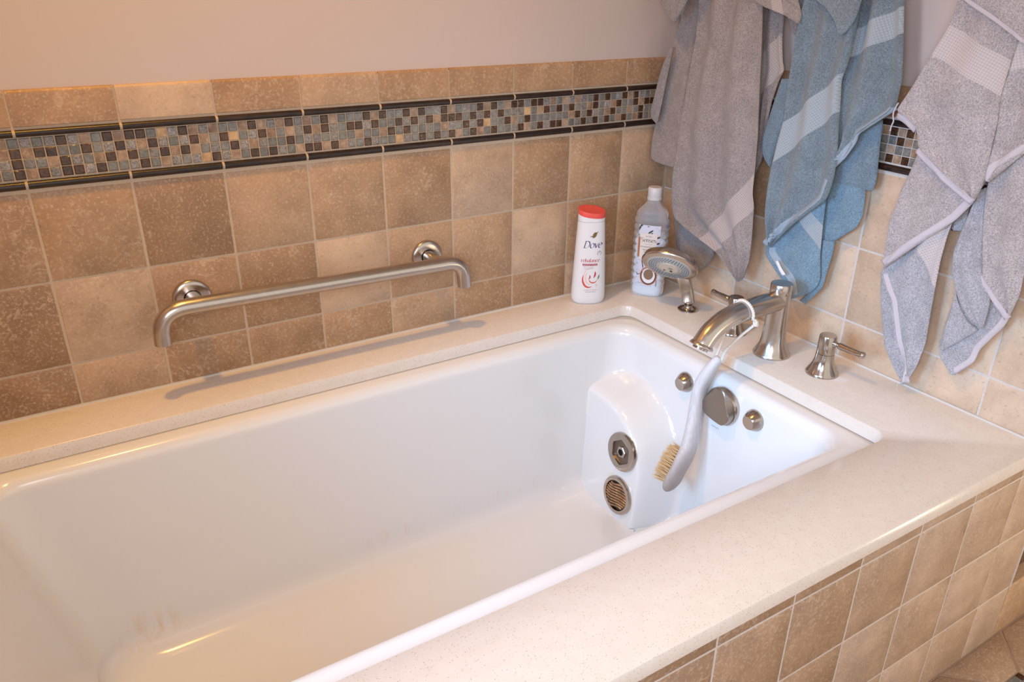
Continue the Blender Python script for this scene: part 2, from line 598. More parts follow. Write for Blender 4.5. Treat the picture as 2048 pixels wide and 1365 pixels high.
MOS = {}
for code, mt, nm in (('G', GLASS_GREY, 'grey_glass_tile'), ('S', GLASS_SILVER, 'crackled_glass_tile'), ('B', GLASS_BROWN, 'brown_glass_tile'), ('T', STONE, 'stone_mosaic_tile'), ('Y', STONE, 'stone_mosaic_tile')):
    me = mosaic_mesh(0.0149, 0.004, 0.0014 if code in 'GSB' else 0.0007, 0.0006 if code in 'GSB' else 0.0)
    me.materials.append(mt)
    MOS[code] = (nm, me)

def mosaic(parent, rows, place, rz, r):
    """rows: four strings, top row first; place(column) -> (x, y) of the tile centre"""
    for ri, row in enumerate(rows):
        for ci, code in enumerate(row):
            if code == ' ':
                continue
            nm, me = MOS[code]
            x, y = place(ci)
            o = obj(nm, me, None, None, (x, y, MOS_Z0 + (3 - ri + 0.5) * MOS_PITCH))
            o.rotation_euler = (0, 0, rz)
            t = r.random()
            o.color = (0.62, 0.40, 0.20, 1) if code == 'Y' else (0.29 + 0.13 * t, 0.185 + 0.105 * t, 0.12 + 0.075 * t, 1)
            o.parent = parent
            o.matrix_parent_inverse = wm(parent).inverted()

# ------------------------------------------------------------------ back wall (y = 0 is the face of its tiles)
XL = -1.80
wall_back = structure('wall_back', MB().box((XL, 0.0065, NOSE[1] - 0.004), (0.13, 0.12, CEIL)).mesh('wall_back'), PAINT, 'pinkish beige painted wall above a band of tan tiles behind the bathtub')
obj('grout', MB().box((XL, 0.0014, -0.03), (0.02, 0.12, NOSE[1] - 0.004)).mesh('grout'), GROUT, wall_back)
r = random.Random(3)
GV = [-0.1468 - P * k for k in range(0, 11)]       # vertical joints of the tiles, right to left
COLS = [(-0.0020, GV[0])] + [(GV[k], GV[k + 1]) for k in range(10)] + [(GV[10], XL)]
G = 0.0036
TONES = {   # lightness of each tile, from the corner leftwards
    'nose': [.42, .40, .48, .42, .45, .62, .36, .78, .38, .40, .5, .5],
    3: [.62, .55, .46, .74, .44, .52, .60, .30, .50, .34, .5, .5],
    2: [.50, .42, .70, .52, .52, .72, .40, .42, .70, .22, .5, .5],
    1: [.66, .66, .40, .42, .60, .50, .42, .40, .62, .28, .5, .5]}
nose_cache = {}
for i, (a, b) in enumerate(COLS):
    w = abs(a - b) - G
    xc = (a + b) / 2
    for row, (z0, z1) in ((1, (0.0030, ROW1 - G / 2)), (2, (ROW1 + G / 2, ROW2 - G / 2)), (3, (ROW2 + G / 2, TOP3))):
        tile(wall_back, 'b', w, z1 - z0, (xc, 0, (z0 + z1) / 2), 0, TONES[row][i] + r.uniform(-.03, .03), r)
    k = round(w, 4)
    if k not in nose_cache:
        nose_cache[k] = (nose_mesh(w), liner_mesh(w - 0.0008, LINER_LOW[1] - LINER_LOW[0]), liner_mesh(w - 0.0008, LINER_HIGH[1] - LINER_HIGH[0]))
    o = obj('bullnose_tile', nose_cache[k][0], None, wall_back, (xc, 0, sum(NOSE) / 2)); o.color = tone(TONES['nose'][i], r)
    obj('liner_tile', nose_cache[k][1], None, wall_back, (xc, 0, sum(LINER_LOW) / 2))
    obj('liner_tile', nose_cache[k][2], None, wall_back, (xc, 0, sum(LINER_HIGH) / 2))
    if i < len(COLS) - 1:   # grout runs up and over the liners at every joint
        for L in (LINER_LOW, LINER_HIGH):
            h = L[1] - L[0]
            pr = [(0.004, -h / 2)] + [(-0.0056 * sin(t), -h / 2 * cos(t)) for t in [pi * q / 6 for q in range(1, 6)]] + [(0.004, h / 2)]
            obj('grout_bead', profile_piece('grout_bead', pr, G + 0.0006, GROUT), None, wall_back, (b, 0, sum(L) / 2))
MROWS = [
    'GSGSBSTGBTBBGYSBTSTGGTBTSTBGTGBTGGGBTBGGBTBGSBTGSGBTBGTBBGBBSTGTSTSGBGBGSBTBSG',
    'BTBBGGBGSBSTBSGSBTGBYGSBTGTSBTBSGBBSBGGBSBSBTBBBGBSBSBGSGYGTBGBSBSGTBGSTBGGBTB',
    'BSGTBSGTBTBGSBTBTGSGBSTSGGBGSSGSGGTGGTBGBGGSGTSGBSBYGGBTGBGGGGGGTBSBSGTBSGTGBS',
    'BTBSBBSBGGSBGTSGSYBSTGBGBSGTBBTBTSGBSGGYSGBGBGBTGBTGBGGSBTGBSBBTGSBGBGBGTBGTBS']
extra = random.Random(11)
def fillrow(n): return ''.join(extra.choice('GGSSBBBTT') for _ in range(n))
full = [fillrow(4) + m.ljust(78, 'G')[:78] + fillrow(4) for m in MROWS]
MX0 = -1.3999 - 4 * 0.01704
mosaic(wall_back, full, lambda c: (MX0 + (c + 0.5) * 0.01704 - 0.0005, 0.0), 0, r)

# ------------------------------------------------------------------ end wall (x = 0 is the face of its tiles)
wall_right = structure('wall_right', MB().box((0.0065, -0.993, NOSE[1] - 0.004), (0.113, 0.0, CEIL)).mesh('wall_right'), PAINT, 'pinkish beige painted end wall behind the hanging towels')
obj('grout', MB().box((0.0014, -0.993, -0.03), (0.113, 0.0, NOSE[1] - 0.004)).mesh('grout'), GROUT_PALE, wall_right)
EV = [-0.1201 - P * k for k in range(6)]
ECOLS = [(0.0012, EV[0])] + [(EV[k], EV[k + 1]) for k in range(5)] + [(EV[5], -0.993)]
ET = {1: [.85, 1.0, .85, .92, .90, .95, 1.0], 2: [.7, .92, .92, 1.0, .90, .97, 1.0], 3: [.6, .7, .55, .88, .9, .9, .9], 'nose': [.4] * 7}
for i, (a, b) in enumerate(ECOLS):
    w = abs(a - b) - G
    yc = (a + b) / 2
    for row, (z0, z1) in ((1, (0.0030, ROW1 - G / 2)), (2, (ROW1 + G / 2, ROW2 - G / 2)), (3, (ROW2 + G / 2, TOP3))):
        tile(wall_right, 'e', w, z1 - z0, (0, yc, (z0 + z1) / 2), RZ_END, ET[row][i] + r.uniform(-.03, .03), r)
    for nm, me, zz in (('bullnose_tile', nose_mesh(w), sum(NOSE) / 2), ('liner_tile', liner_mesh(w - 0.0008, LINER_LOW[1] - LINER_LOW[0]), sum(LINER_LOW) / 2), ('liner_tile', liner_mesh(w - 0.0008, LINER_HIGH[1] - LINER_HIGH[0]), sum(LINER_HIGH) / 2)):
        o = obj(nm, me, None, wall_right, (0, yc, zz))
        o.rotation_euler = (0, 0, RZ_END)
        o.color = tone(ET['nose'][i], r)
EC = 58
EM = [list(fillrow(EC)) for _ in range(4)]
# the strip left bare between the blue and the grey towel
for ri, (c0, s) in enumerate(((34, 'TBTBT'), (34, 'GGBTG'), (34, 'GTGGT'), (34, 'GBTBG'))):
    for k, ch in enumerate(s):
        EM[ri][c0 + k] = ch
mosaic(wall_right, [''.join(m) for m in EM], lambda c: (0.0, -0.0195 - (c + 0.5) * 0.01665), RZ_END, r)

# ------------------------------------------------------------------ tiled front of the tub, baseboard, floor and the rest of the room
wall_front = structure('wall_front', MB().box((XL, -0.9985, FLOOR), (0.113, -0.92, -0.0305)).mesh('wall_front'), GROUT_PALE, 'tan tiled front panel below the tub deck')
FX = [0.113, 0.0015, -0.150, -0.302, -0.4535, -0.605] + [-0.605 - 0.152 * k for k in range(1, 8)] + [XL]
FZ = [-0.0330, -0.0745, -0.2275, -0.3795, FLOOR + 0.001]
for i in range(len(FX) - 1):
    for j in range(4):
        a, b = FX[i], FX[i + 1]
        z1, z0 = FZ[j] - (G / 2 if j else 0), FZ[j + 1] + (G / 2 if j < 3 else 0)
        ft = tile(wall_front, 'f', abs(a - b) - G, z1 - z0, ((a + b) / 2 - (0 if i else 0.001), -1.0, (z0 + z1) / 2), 0, (.68, .68, .66, .58, .48, .42, .40)[min(i, 6)] + r.uniform(-.07, .07), r)  # paler tones to the right paint the warm glow into the tiles
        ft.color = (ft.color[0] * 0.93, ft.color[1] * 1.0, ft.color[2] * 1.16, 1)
obj('edge_trim', MB().box((0.1115, -1.0012, -0.3795), (0.1145, -0.99, -0.033)).mesh('edge_trim'), GROUT_PALE, wall_front)
wall_recess = structure('wall_recess', MB().box((0.113, -0.975, FLOOR), (1.55, -0.93, CEIL)).mesh('wall_recess'), simple('dark_brown_wall', (0.13, 0.075, 0.055), 0.5), 'dark brown strip of wall right of the tiled tub front')  # one flat dark brown over the whole recess wall
baseboard = setp(obj('baseboard_right', MB().box((0.1145, -0.9985, FLOOR), (1.5, -0.975, -0.377)).mesh('baseboard_right'), TILE), 'tan tile baseboard running on right from the tub front', 'baseboard', None, 'structure')
baseboard.color = tone(0.56, r)
for k in range(9):
    tile(baseboard, 'k', 0.1495, 0.1345, (0.1145 + 0.0765 + k * 0.152, -1.0, -0.4465), 0, r.uniform(.5, .62), r)

floor = structure('floor', MB().box((XL, -2.9, FLOOR - 0.1), (1.55, -0.93, FLOOR - 0.0012)).mesh('floor'), mat_grout('brown_grout', (0.33, 0.22, 0.15)), 'brown stone tile floor with small glass mosaic inserts')
def clip(poly, ax, lim, keep_less):
    out = []
    for i in range(len(poly)):
        a, b = poly[i - 1], poly[i]
        ina = (a[ax] <= lim) if keep_less else (a[ax] >= lim)
        inb = (b[ax] <= lim) if keep_less else (b[ax] >= lim)
        if ina != inb:
            t = (lim - a[ax]) / (b[ax] - a[ax])
            out.append((a[0] + (b[0] - a[0]) * t, a[1] + (b[1] - a[1]) * t))
        if inb:
            out.append(b)
    return out
def slab(poly, z, d, bev, name):
    c = (sum(p[0] for p in poly) / len(poly), sum(p[1] for p in poly) / len(poly))
    n = len(poly)
    ins = []
    for p in poly:
        dx, dy = p[0] - c[0], p[1] - c[1]
        l = sqrt(dx * dx + dy * dy)
        ins.append((p[0] - dx / l * bev * 1.3, p[1] - dy / l * bev * 1.3))
    vs = [(x - c[0], y - c[1], -d) for x, y in poly] + [(x - c[0], y - c[1], -bev * 0.6) for x, y in poly] + [(x - c[0], y - c[1], 0) for x, y in ins]
    fs = [(k * n + i, k * n + (i + 1) % n, k * n + n + (i + 1) % n, k * n + n + i) for k in (0, 1) for i in range(n)] + [tuple(2 * n + i for i in range(n))]
    return mesh(name, vs, fs, True), (c[0], c[1], z)
S0, q = 0.305, 0.305 / sqrt(2)
VX, VY, CUT = 0.0357, -1.111, 0.031
for i in range(-8, 6):
    for j in range(-8, 8):
        vx, vy = VX + (i + j) * q, VY + (i - j) * q
        # tile whose left corner is this vertex
        k = CUT - 0.0015
        g = 0.0022
        cx, cy = vx + q, vy
        hq = q - g * 1.4
        octo = [(cx - hq + k, cy - k), (cx - k, cy - hq + k), (cx + k, cy - hq + k), (cx + hq - k, cy - k), (cx + hq - k, cy + k), (cx + k, cy + hq - k), (cx - k, cy + hq - k), (cx - hq + k, cy + k)]
        for ax, lim, less in ((1, -1.0015, True), (1, -2.88, False), (0, XL + 0.01, False), (0, 1.5, True)):
            if octo: octo = clip(octo, ax, lim, less)
        if len(octo) >= 3:
            me, loc = slab(octo, FLOOR, 0.008, 0.002, 'floor_tile')
            o = obj('floor_tile', me, TILE, floor, loc)
            o.color = tone(r.uniform(.40, .60), r)
            o.color = (o.color[0] * 0.88, o.color[1] * 0.95, o.color[2] * 1.1, 1)
        if -1.2 < vx < 0.9 and -1.9 < vy < -1.04:
            s = 0.0145
            for a in range(4):
                for b in range(4):
                    x0, y0 = vx - CUT + 0.0016 + a * 0.0150, vy - CUT + 0.0016 + b * 0.0150
                    o = obj('insert_tile', MOS['GSBG'[(a * 3 + b * 7 + i) % 4]][1], None, floor, (x0 + 0.007, y0 + 0.007, FLOOR))
                    o.rotation_euler = (-pi / 2, 0, 0)
structure('wall_left', MB().box((XL - 0.1, -2.9, FLOOR), (XL, 0.12, CEIL)).mesh('wall_left'), PAINT, 'painted wall at the head of the bathtub')
structure('ceiling', MB().box((XL - 0.1, -2.9, CEIL), (1.65, 0.12, CEIL + 0.1)).mesh('ceiling'), simple('ceiling_paint', (0.8, 0.77, 0.73), 0.8), 'flat white ceiling')
structure('wall_far_right', MB().box((1.5, -2.9, FLOOR), (1.65, -0.93, CEIL)).mesh('wall_far_right'), PAINT, 'painted wall at the far right of the bathroom')

# ------------------------------------------------------------------ quartz deck with the cut-out for the tub
def rrect(x0, x1, y0, y1, rad, n=8):
    out = []
    for cx, cy, a0 in ((x1 - rad, y0 + rad, -pi / 2), (x1 - rad, y1 - rad, 0), (x0 + rad, y1 - rad, pi / 2), (x0 + rad, y0 + rad, pi)):
        for i in range(n + 1):
            a = a0 + pi / 2 * i / n
            out.append((cx + rad * cos(a), cy + rad * sin(a)))
    return out
DT = 0.027
def build_deck():
    bm = bmesh.new()
    e = 0.0022
    def loop(pts, z): return [bm.verts.new((x, y, z)) for x, y in pts]
    outer = lambda d: [(XL, -1.018 + d), (0.0, -1.018 + d), (0.0, 0.0), (XL, 0.0)]
    hole = lambda d: rrect(-1.60 - d, -0.2005 + d, -0.8515 - d, -0.1275 + d, 0.028 + d)
    o1, o2, o3 = loop(outer(e), 0), loop(outer(0), -e), loop(outer(0), -DT)
    i1, i2, i3 = loop(hole(e), 0), loop(hole(0), -e), loop(hole(0), -DT)
    def band(a, b):
        for k in range(len(a)):
            try: bm.faces.new((a[k], a[(k + 1) % len(a)], b[(k + 1) % len(a)], b[k]))
            except ValueError: pass
    band(o1, o2); band(o2, o3); band(i1, i2); band(i2, i3)
    bm.verts.ensure_lookup_table()
    for A, B in ((o1, i1), (o3, i3)):
        ed = []
        for l in (A, B):
            for k in range(len(l)):
                x = bm.edges.get((l[k], l[(k + 1) % len(l)])) or bm.edges.new((l[k], l[(k + 1) % len(l)]))
                ed.append(x)
        bmesh.ops.triangle_fill(bm, use_beauty=True, use_dissolve=False, edges=ed)
    bmesh.ops.recalc_face_normals(bm, faces=bm.faces)
    me = bpy.data.meshes.new('tub_deck')
    bm.to_mesh(me); bm.free()
    return me
deck = setp(obj('tub_deck', smooth_angle(build_deck(), 50), QUARTZ), 'speckled beige quartz deck surrounding the white bathtub', 'countertop')
obj('caulk_line', MB().box((XL, -0.0028, 0.0), (0.0, 0.0015, 0.0030)).box((-0.0032, -0.99, 0.0), (0.0015, -0.0028, 0.0034)).mesh('caulk_line'), simple('caulk', (0.66, 0.62, 0.57), 0.5), deck)

# ------------------------------------------------------------------ bathtub
def sstep(a, b, x):
    t = min(1, max(0, (x - a) / (b - a)))
    return t * t * (3 - 2 * t)
LIP = dict(l=-1.585, r=-0.224, f=-0.806, b=-0.148)
FLOOR_T = -0.440
def tub_level(depth):
    """side insets at depth below the flange"""
    t = depth / 0.41
    return (0.030 + 0.105 * t, 0.020 + 0.028 * t, 0.020 + 0.026 * t, 0.020 + 0.030 * t)    # left, right, front, back
def tub_rings():
    L = []
    fl = -DT - 0.0008
    L.append(((-0.06, -0.05, -0.05, -0.06), fl - 0.012, 0.05))
    L.append(((-0.06, -0.05, -0.05, -0.06), fl, 0.05))
    L.append(((-0.002,) * 4, fl, 0.05))
    nr = 8
    for i in range(1, nr + 1):       # rolled lip
        a = pi / 2 * i / nr
        L.append((tuple(-0.002 + (q + 0.002) * sin(a) for q in tub_level(0.0)), fl - 0.026 * (1 - cos(a)), 0.055))
    z0 = fl - 0.026
    nw = 46
    zf = FLOOR_T + 0.055
    for i in range(1, nw + 1):
        z = z0 + (zf - z0) * i / nw
        L.append((tub_level(z0 - z), z, 0.055 + 0.03 * i / nw))
    base = tub_level(z0 - zf)
    nf = 10
    for i in range(1, nf + 1):
        a = pi / 2 * i / nf
        L.append((tuple(q + 0.055 * (1 - cos(a)) for q in base), zf - 0.055 * sin(a), 0.085))
    b2 = [q + 0.055 for q in base]
    for i in range(1, 15):
        t = i / 15
        L.append((tuple(q + t * 0.30 for q in b2), FLOOR_T - 0.004 * t, 0.085 * (1 - t) + 0.03))
    return L
NS = dict(r=150, b=70, l=40, f=60)
NC = 14
def ring_pts(ins, rad):
    x0, x1, y0, y1 = LIP['l'] + ins[0], LIP['r'] - ins[1], LIP['f'] + ins[2], LIP['b'] - ins[3]
    out = []
    for (cx, cy, a0), n, (sx, sy) in (((x1 - rad, y0 + rad, -pi / 2), NS['r'], (0, 1)), ((x1 - rad, y1 - rad, 0), NS['b'], (-1, 0)), ((x0 + rad, y1 - rad, pi / 2), NS['l'], (0, -1)), ((x0 + rad, y0 + rad, pi), NS['f'], (1, 0))):
        for i in range(NC + 1):
            a = a0 + pi / 2 * i / NC
            out.append((cx + rad * cos(a), cy + rad * sin(a)))
        ln = (y1 - y0 if sx == 0 else x1 - x0) - 2 * rad
        ex, ey = out[-1]
        for i in range(1, n):
            out.append((ex + sx * ln * i / n, ey + sy * ln * i / n))
    return out
def end_x(z):
    d = max(0.0, -DT - 0.0268 - z)
    return LIP['r'] - tub_level(d)[1]
def pod_w(y, z):
    # rounded region in the end wall: top z = -0.135, front y = -0.43
    cy, cz, hy, hz, rad = -0.165, -0.435, 0.262, 0.302, 0.20
    if y > cy: y = cy
    if z < cz: z = cz
    qx, qz = abs(y - cy) - hy + rad, abs(z - cz) - hz + rad
    sd = sqrt(max(qx, 0) ** 2 + max(qz, 0) ** 2) + min(max(qx, qz), 0) - rad
    return sstep(-0.002, 0.040, -sd)
def pod_x(y, z):
    return end_x(z) - (0.098 + 0.02 * (-0.27 - z)) * pod_w(y, z)
def build_tub():
    vs, fs = [], []
    rings = tub_rings()
    n = 0
    for li, (ins, z, rad) in enumerate(rings):
        pts = ring_pts(ins, rad)
        n = len(pts)
        for x, y in pts:
            if z < -0.06 and x > -0.6:
                w = pod_w(y, z)
                if w > 0:
                    s = pod_x(y, z)
                    k = 0.010
                    h = max(0.0, min(1.0, 0.5 + 0.5 * (x - s) / k))
                    x = x * (1 - h) + s * h - k * h * (1 - h)
            vs.append((x, y, z))
    for i in range(len(rings) - 1):
        for k in range(n):
            fs.append((i * n + k, i * n + (k + 1) % n, (i + 1) * n + (k + 1) % n, (i + 1) * n + k))
    fs.append(tuple((len(rings) - 1) * n + k for k in range(n)))
    me = mesh('basin', vs, fs, True, TUBMAT)
    return me
bathtub = empty('bathtub', (-0.9, -0.49, FLOOR_T), 'white rectangular soaking tub set under the quartz deck', 'bathtub')
obj('basin', build_tub(), None, bathtub)

def frame_from(n, up=(0, 0, 1)):
    n = Vector(n).normalized()
    t = Vector(up).cross(n).normalized()      # to the right when looking along -n with up on top
    return n, t, n.cross(t)

def pod_frame(y, z):
    e = 0.004
    n = Vector((-1, (pod_x(y + e, z) - pod_x(y - e, z)) / (2 * e), (pod_x(y, z + e) - pod_x(y, z - e)) / (2 * e)))
    return Vector((pod_x(y, z) - 0.0005, y, z)), n.normalized()

def ring_with_hole(origin, n, t, s, ro, hole, h):
    """flat escutcheon ring with an outline-shaped opening; hole = list of (a, b)"""
    m = len(hole)
    P_ = lambda a, b, c: origin + t * a + s * b + n * c
    oc = [(cos(2 * pi * i / m), sin(2 * pi * i / m)) for i in range(m)]
    loops = [[P_(ro * x, ro * y, -0.001) for x, y in oc], [P_(ro * x, ro * y, h * 0.45) for x, y in oc], [P_(ro * 0.965 * x, ro * 0.965 * y, h * 0.85) for x, y in oc],
             [P_(ro * 0.86 * x, ro * 0.86 * y, h) for x, y in oc], [P_(a, b, h * 0.9) for a, b in hole], [P_(a * 0.96, b * 0.96, 0.0008) for a, b in hole]]
    vs = [p for l in loops for p in l]
    fs = [(k * m + i, k * m + (i + 1) % m, k * m + m + (i + 1) % m, k * m + m + i) for k in range(len(loops) - 1) for i in range(m)]
    return MB().add(vs, fs)

# ---- suction fittings on the moulded pod
o1, n1 = pod_frame(-0.328, -0.266)
n1, t1, s1 = frame_from(n1)
M_ = 48
hexr = lambda a: 0.0305 / max(cos(((a + 0.45) % (pi / 3)) - pi / 6), 0.1) * 0.93
hole = [(min(hexr(2 * pi * i / M_), 0.0335) * cos(2 * pi * i / M_), min(hexr(2 * pi * i / M_), 0.0335) * sin(2 * pi * i / M_)) for i in range(M_)]
fit = obj('open_suction_fitting', ring_with_hole(o1, n1, t1, s1, 0.0475, hole, 0.0085).mesh('suction_ring'), NICKEL_SHINE, bathtub)
fit['label'] = 'upper suction fitting with its cover missing, hexagonal opening'
obj('stained_cup', MB().lathe([(0.034, 0.0006), (0.0335, 0.0012), (0.0, 0.0012)], o1, n1, 40).mesh('stained_cup'), GRIME, fit)
obj('hex_nut', MB().lathe([(0.0145, 0.001), (0.0145, 0.0060), (0.013, 0.0072), (0.0085, 0.0074), (0.008, 0.003), (0, 0.003)], o1, n1, 6).mesh('hex_nut', 30), NICKEL, fit)
obj('nut_bore', MB().lathe([(0.0078, 0.0076), (0.0, 0.0076)], o1, n1, 20).mesh('nut_bore'), DARKMETAL, fit)

o2, n2 = pod_frame(-0.334, -0.379)
n2, t2, s2 = frame_from(n2)
hole2 = [(0.0375 * cos(2 * pi * i / M_), 0.0375 * sin(2 * pi * i / M_)) for i in range(M_)]
fit2 = obj('drain_grille_fitting', ring_with_hole(o2, n2, t2, s2, 0.0475, hole2, 0.0085).mesh('grille_ring'), NICKEL_SHINE, bathtub)
fit2['label'] = 'lower suction fitting with rust-stained curved slats'
obj('grille_back', MB().lathe([(0.038, 0.0006), (0.0375, 0.0012), (0.0, 0.0012)], o2, n2, 40).mesh('grille_back'), simple('dark_slot', (0.05, 0.025, 0.012), 0.5), fit2)
for k in range(9):
    b0 = -0.0285 + 0.0071 * k
    pts = []
    for i in range(11):
        a = -1 + 2 * i / 10
        half = sqrt(max(0.0372 ** 2 - b0 ** 2, 1e-6)) * 0.96
        pts.append(o2 + t2 * (a * half) + s2 * (b0 + 0.0045 * sin(a * 2.2) + 0.002 * (1 - a * a)) + n2 * (0.0045 + 0.0035 * (1 - a * a)))
    obj('slat', MB().tube(pts, 0.0025, 6).mesh('slat', 60), RUST, fit2)

# ---- overflow knob and the two air buttons on the end wall
ko = Vector((end_x(-0.09) - 0.001, -0.5115, -0.0875))
kn, kt, ks = frame_from((-1, 0, -0.07))
knob = obj('overflow_knob', MB().lathe([(0.0425, -0.001), (0.0425, 0.008), (0.0410, 0.0105), (0.030, 0.011), (0, 0.011)], ko, kn, 48).mesh('overflow_plate'), NICKEL, bathtub)
FACE = [(-0.5086, -0.0386), (-0.521, -0.0375), (-0.5312, -0.043), (-0.5389, -0.0612), (-0.5468, -0.0807), (-0.5512, -0.0929), (-0.5463, -0.1057), (-0.537, -0.1157), (-0.5263, -0.1179), (-0.505, -0.1158), (-0.4838, -0.1108), (-0.4758, -0.102), (-0.4734, -0.0923), (-0.4752, -0.0822), (-0.4832, -0.0705), (-0.4965, -0.0525)]
KC = (ko.y, ko.z)
def extr(poly, x0, x1, bev):
    cy, cz = sum(p[0] for p in poly) / len(poly), sum(p[1] for p in poly) / len(poly)
    sm = []
    for p in spline(poly + [poly[0]], 64)[:-1]:
        sm.append((p[0], p[1]))
    m = len(sm)
    base = [(KC[0] + 0.0395 * cos(q), KC[1] + 0.0395 * sin(q)) for q in [math.atan2(z - cz, y - cy) for y, z in sm]]
    vs = [(x0, y, z) for y, z in base] + [(x1 + bev, y, z) for y, z in sm] + [(x1, cy + (y - cy) * 0.955, cz + (z - cz) * 0.955) for y, z in sm]
    fs = [(k * m + i, k * m + (i + 1) % m, k * m + m + (i + 1) % m, k * m + m + i) for k in (0, 1) for i in range(m)] + [tuple(2 * m + i for i in range(m))]
    return MB().add(vs, fs)
obj('knob_face', extr([(y, z, 0)[:2] + (0,) for y, z in FACE], ko.x - 0.010, -0.2755, 0.0016).mesh('knob_face', 35), simple('satin_nickel', (0.36, 0.31, 0.27), 0.36, 1.0), knob)
for y, z in ((-0.3935, -0.0845), (-0.5945, -0.0825)):
    b = obj('air_button', MB().lathe([(0.0235, -0.001), (0.0232, 0.003), (0.0205, 0.009), (0.0150, 0.0185), (0.0138, 0.0195)], (end_x(z) - 0.0005, y, z), (-1, 0, -0.05), 40, False).mesh('air_button'), NICKEL_SHINE, bathtub)
    obj('button_dish', MB().lathe([(0.0138, 0.0195), (0.0122, 0.0193), (0.0, 0.0188)], (end_x(z) - 0.0005, y, z), (-1, 0, -0.05), 40, False).mesh('button_dish'), NICKEL, b)
# faint printed maker's squiggle below the overflow knob
sq = MB()
for i in range(7):
    a = Vector((end_x(-0.148) - 0.0008, -0.497 + 0.0035 * (i - 3) * 0.9, -0.1455 + 0.0012 * sin(i * 2.1)))
    sq.tube([a, a + Vector((0, -0.0022, -0.0012 + 0.001 * (i % 2)))], 0.0004, 5)
obj('printed_mark', sq.mesh('printed_mark'), simple('grey_print', (0.25, 0.28, 0.32), 0.6), bathtub)

# ------------------------------------------------------------------ tub filler: spout and two lever handles
sx, sy = -0.1165, -0.5060
spout = empty('tub_spout', (sx, sy, 0), 'brushed nickel tub spout with flared post and long curved arm', 'faucet')
obj('post', MB().lathe([(0.0385, 0.0003), (0.0388, 0.003), (0.0370, 0.0065), (0.0325, 0.014), (0.0280, 0.024), (0.0252, 0.038), (0.0238, 0.058), (0.0230, 0.085), (0.0225, 0.140)], (sx, sy, 0), n=56, cap=False).mesh('post', 60), NICKEL, spout)
obj('post_cap', MB().lathe([(0.0225, 0.1402), (0.0228, 0.141), (0.0226, 0.1585), (0.0214, 0.1608), (0.0, 0.1612)], (sx, sy, 0), n=56, cap=False).mesh('post_cap', 50), NICKEL, spout)
arm_pts = [(sx + 0.004, sy, 0.1225), (-0.16, sy, 0.1220), (-0.20, sy, 0.1210), (-0.24, sy, 0.1185), (-0.268, sy, 0.1135), (-0.292, sy, 0.1045), (-0.312, sy, 0.0915), (-0.326, sy, 0.0765), (-0.331, sy, 0.0685)]
ap = spline(arm_pts, 40)
arm = obj('arm', MB().tube(ap, [0.0222 - 0.0014 * min(1, i / 25) + (0.0012 * max(0, (i - 33) / 6)) for i in range(40)], 32).mesh('arm', 60), NICKEL, spout)
td = (ap[-1] - ap[-3]).normalized()
obj('outlet_lip', MB().lathe([(0.0218, -0.006), (0.0245, -0.002), (0.0252, 0.0005), (0.0240, 0.002), (0.0165, 0.0022)], ap[-1], td, 40, False).mesh('outlet_lip', 60), NICKEL, arm)
obj('aerator', MB().lathe([(0.0165, 0.001), (0.0160, 0.0065), (0.0, 0.0068)], ap[-1], td, 32, False).mesh('aerator', 40), NICKEL_SHINE, arm)

def tub_handle(x, y, side, label):
    h = empty('faucet_handle', (x, y, 0), label, 'faucet handle')
    obj('base', MB().lathe([(0.0325, 0.0003), (0.0328, 0.0025), (0.0310, 0.0060), (0.0265, 0.0130), (0.0222, 0.0215), (0.0192, 0.032), (0.0178, 0.0455)], (x, y, 0), n=48, cap=False).mesh('base', 60), NICKEL_SHINE, h)
    obj('hub', MB().lathe([(0.0170, 0.0455), (0.0178, 0.0463), (0.0172, 0.0820), (0.0160, 0.0845), (0.0, 0.0850)], (x, y, 0), n=48, cap=False).mesh('hub', 45), NICKEL_SHINE, h)
    d = Vector((0.10, side, -0.03)).normalized()
    o = Vector((x, y, 0.0715))
    prof = [(0.0072, 0.012), (0.0066, 0.019), (0.0050, 0.0205), (0.0050, 0.0245), (0.0068, 0.0262), (0.0072, 0.030), (0.0062, 0.060), (0.0060, 0.073), (0.0068, 0.0745), (0.0068, 0.0795), (0.0055, 0.0808), (0.0, 0.081)]
    obj('lever', MB().lathe(prof, o, d, 28, False).mesh('lever', 50), NICKEL_SHINE, h)
    return h
tub_handle(-0.1040, -0.3800, 1, 'brushed nickel lever handle behind the spout, lever pointing to the bottles')
tub_handle(-0.0985, -0.6240, -1, 'brushed nickel lever handle nearest the front, lever pointing right')

# ------------------------------------------------------------------ hand shower in its deck holder
hx, hy = -0.0985, -0.2290
hs = empty('hand_shower', (hx, hy, 0), 'nickel hand shower standing in deck holder beside ribbed clear bottle', 'hand shower')
obj('deck_flange', MB().lathe([(0.0245, 0.0003), (0.0247, 0.0022), (0.0225, 0.0042), (0.0150, 0.0040), (0.0135, 0.0030)], (hx, hy, 0), n=40, cap=False).mesh('deck_flange', 50), NICKEL_SHINE, hs)
obj('socket', MB().lathe([(0.0138, 0.0028), (0.0120, 0.0050), (0.0092, 0.0085), (0.0095, 0.0150), (0.0110, 0.0165), (0.0110, 0.0230), (0.0, 0.0230)], (hx, hy, 0), n=32, cap=False).mesh('socket', 50), NICKEL_SHINE, hs)
HC = Vector((-0.160, -0.2145, 0.1135))          # centre of the spray face
fn = (0.27 * Vector((-0.64, -0.67, 0.32)) + 0.96 * (-0.30 * _r - 0.954 * _u)).normalized()
top = HC - fn * 0.016 + Vector((0.026, 0.0, -0.018))
a0 = Vector((hx, hy, 0.0215))
wd = Vector((0.72, -0.69, 0)).normalized()
vs, fs = [], []
sec = rrect(-1, 1, -1, 1, 0.35, 3)
NSG = 14
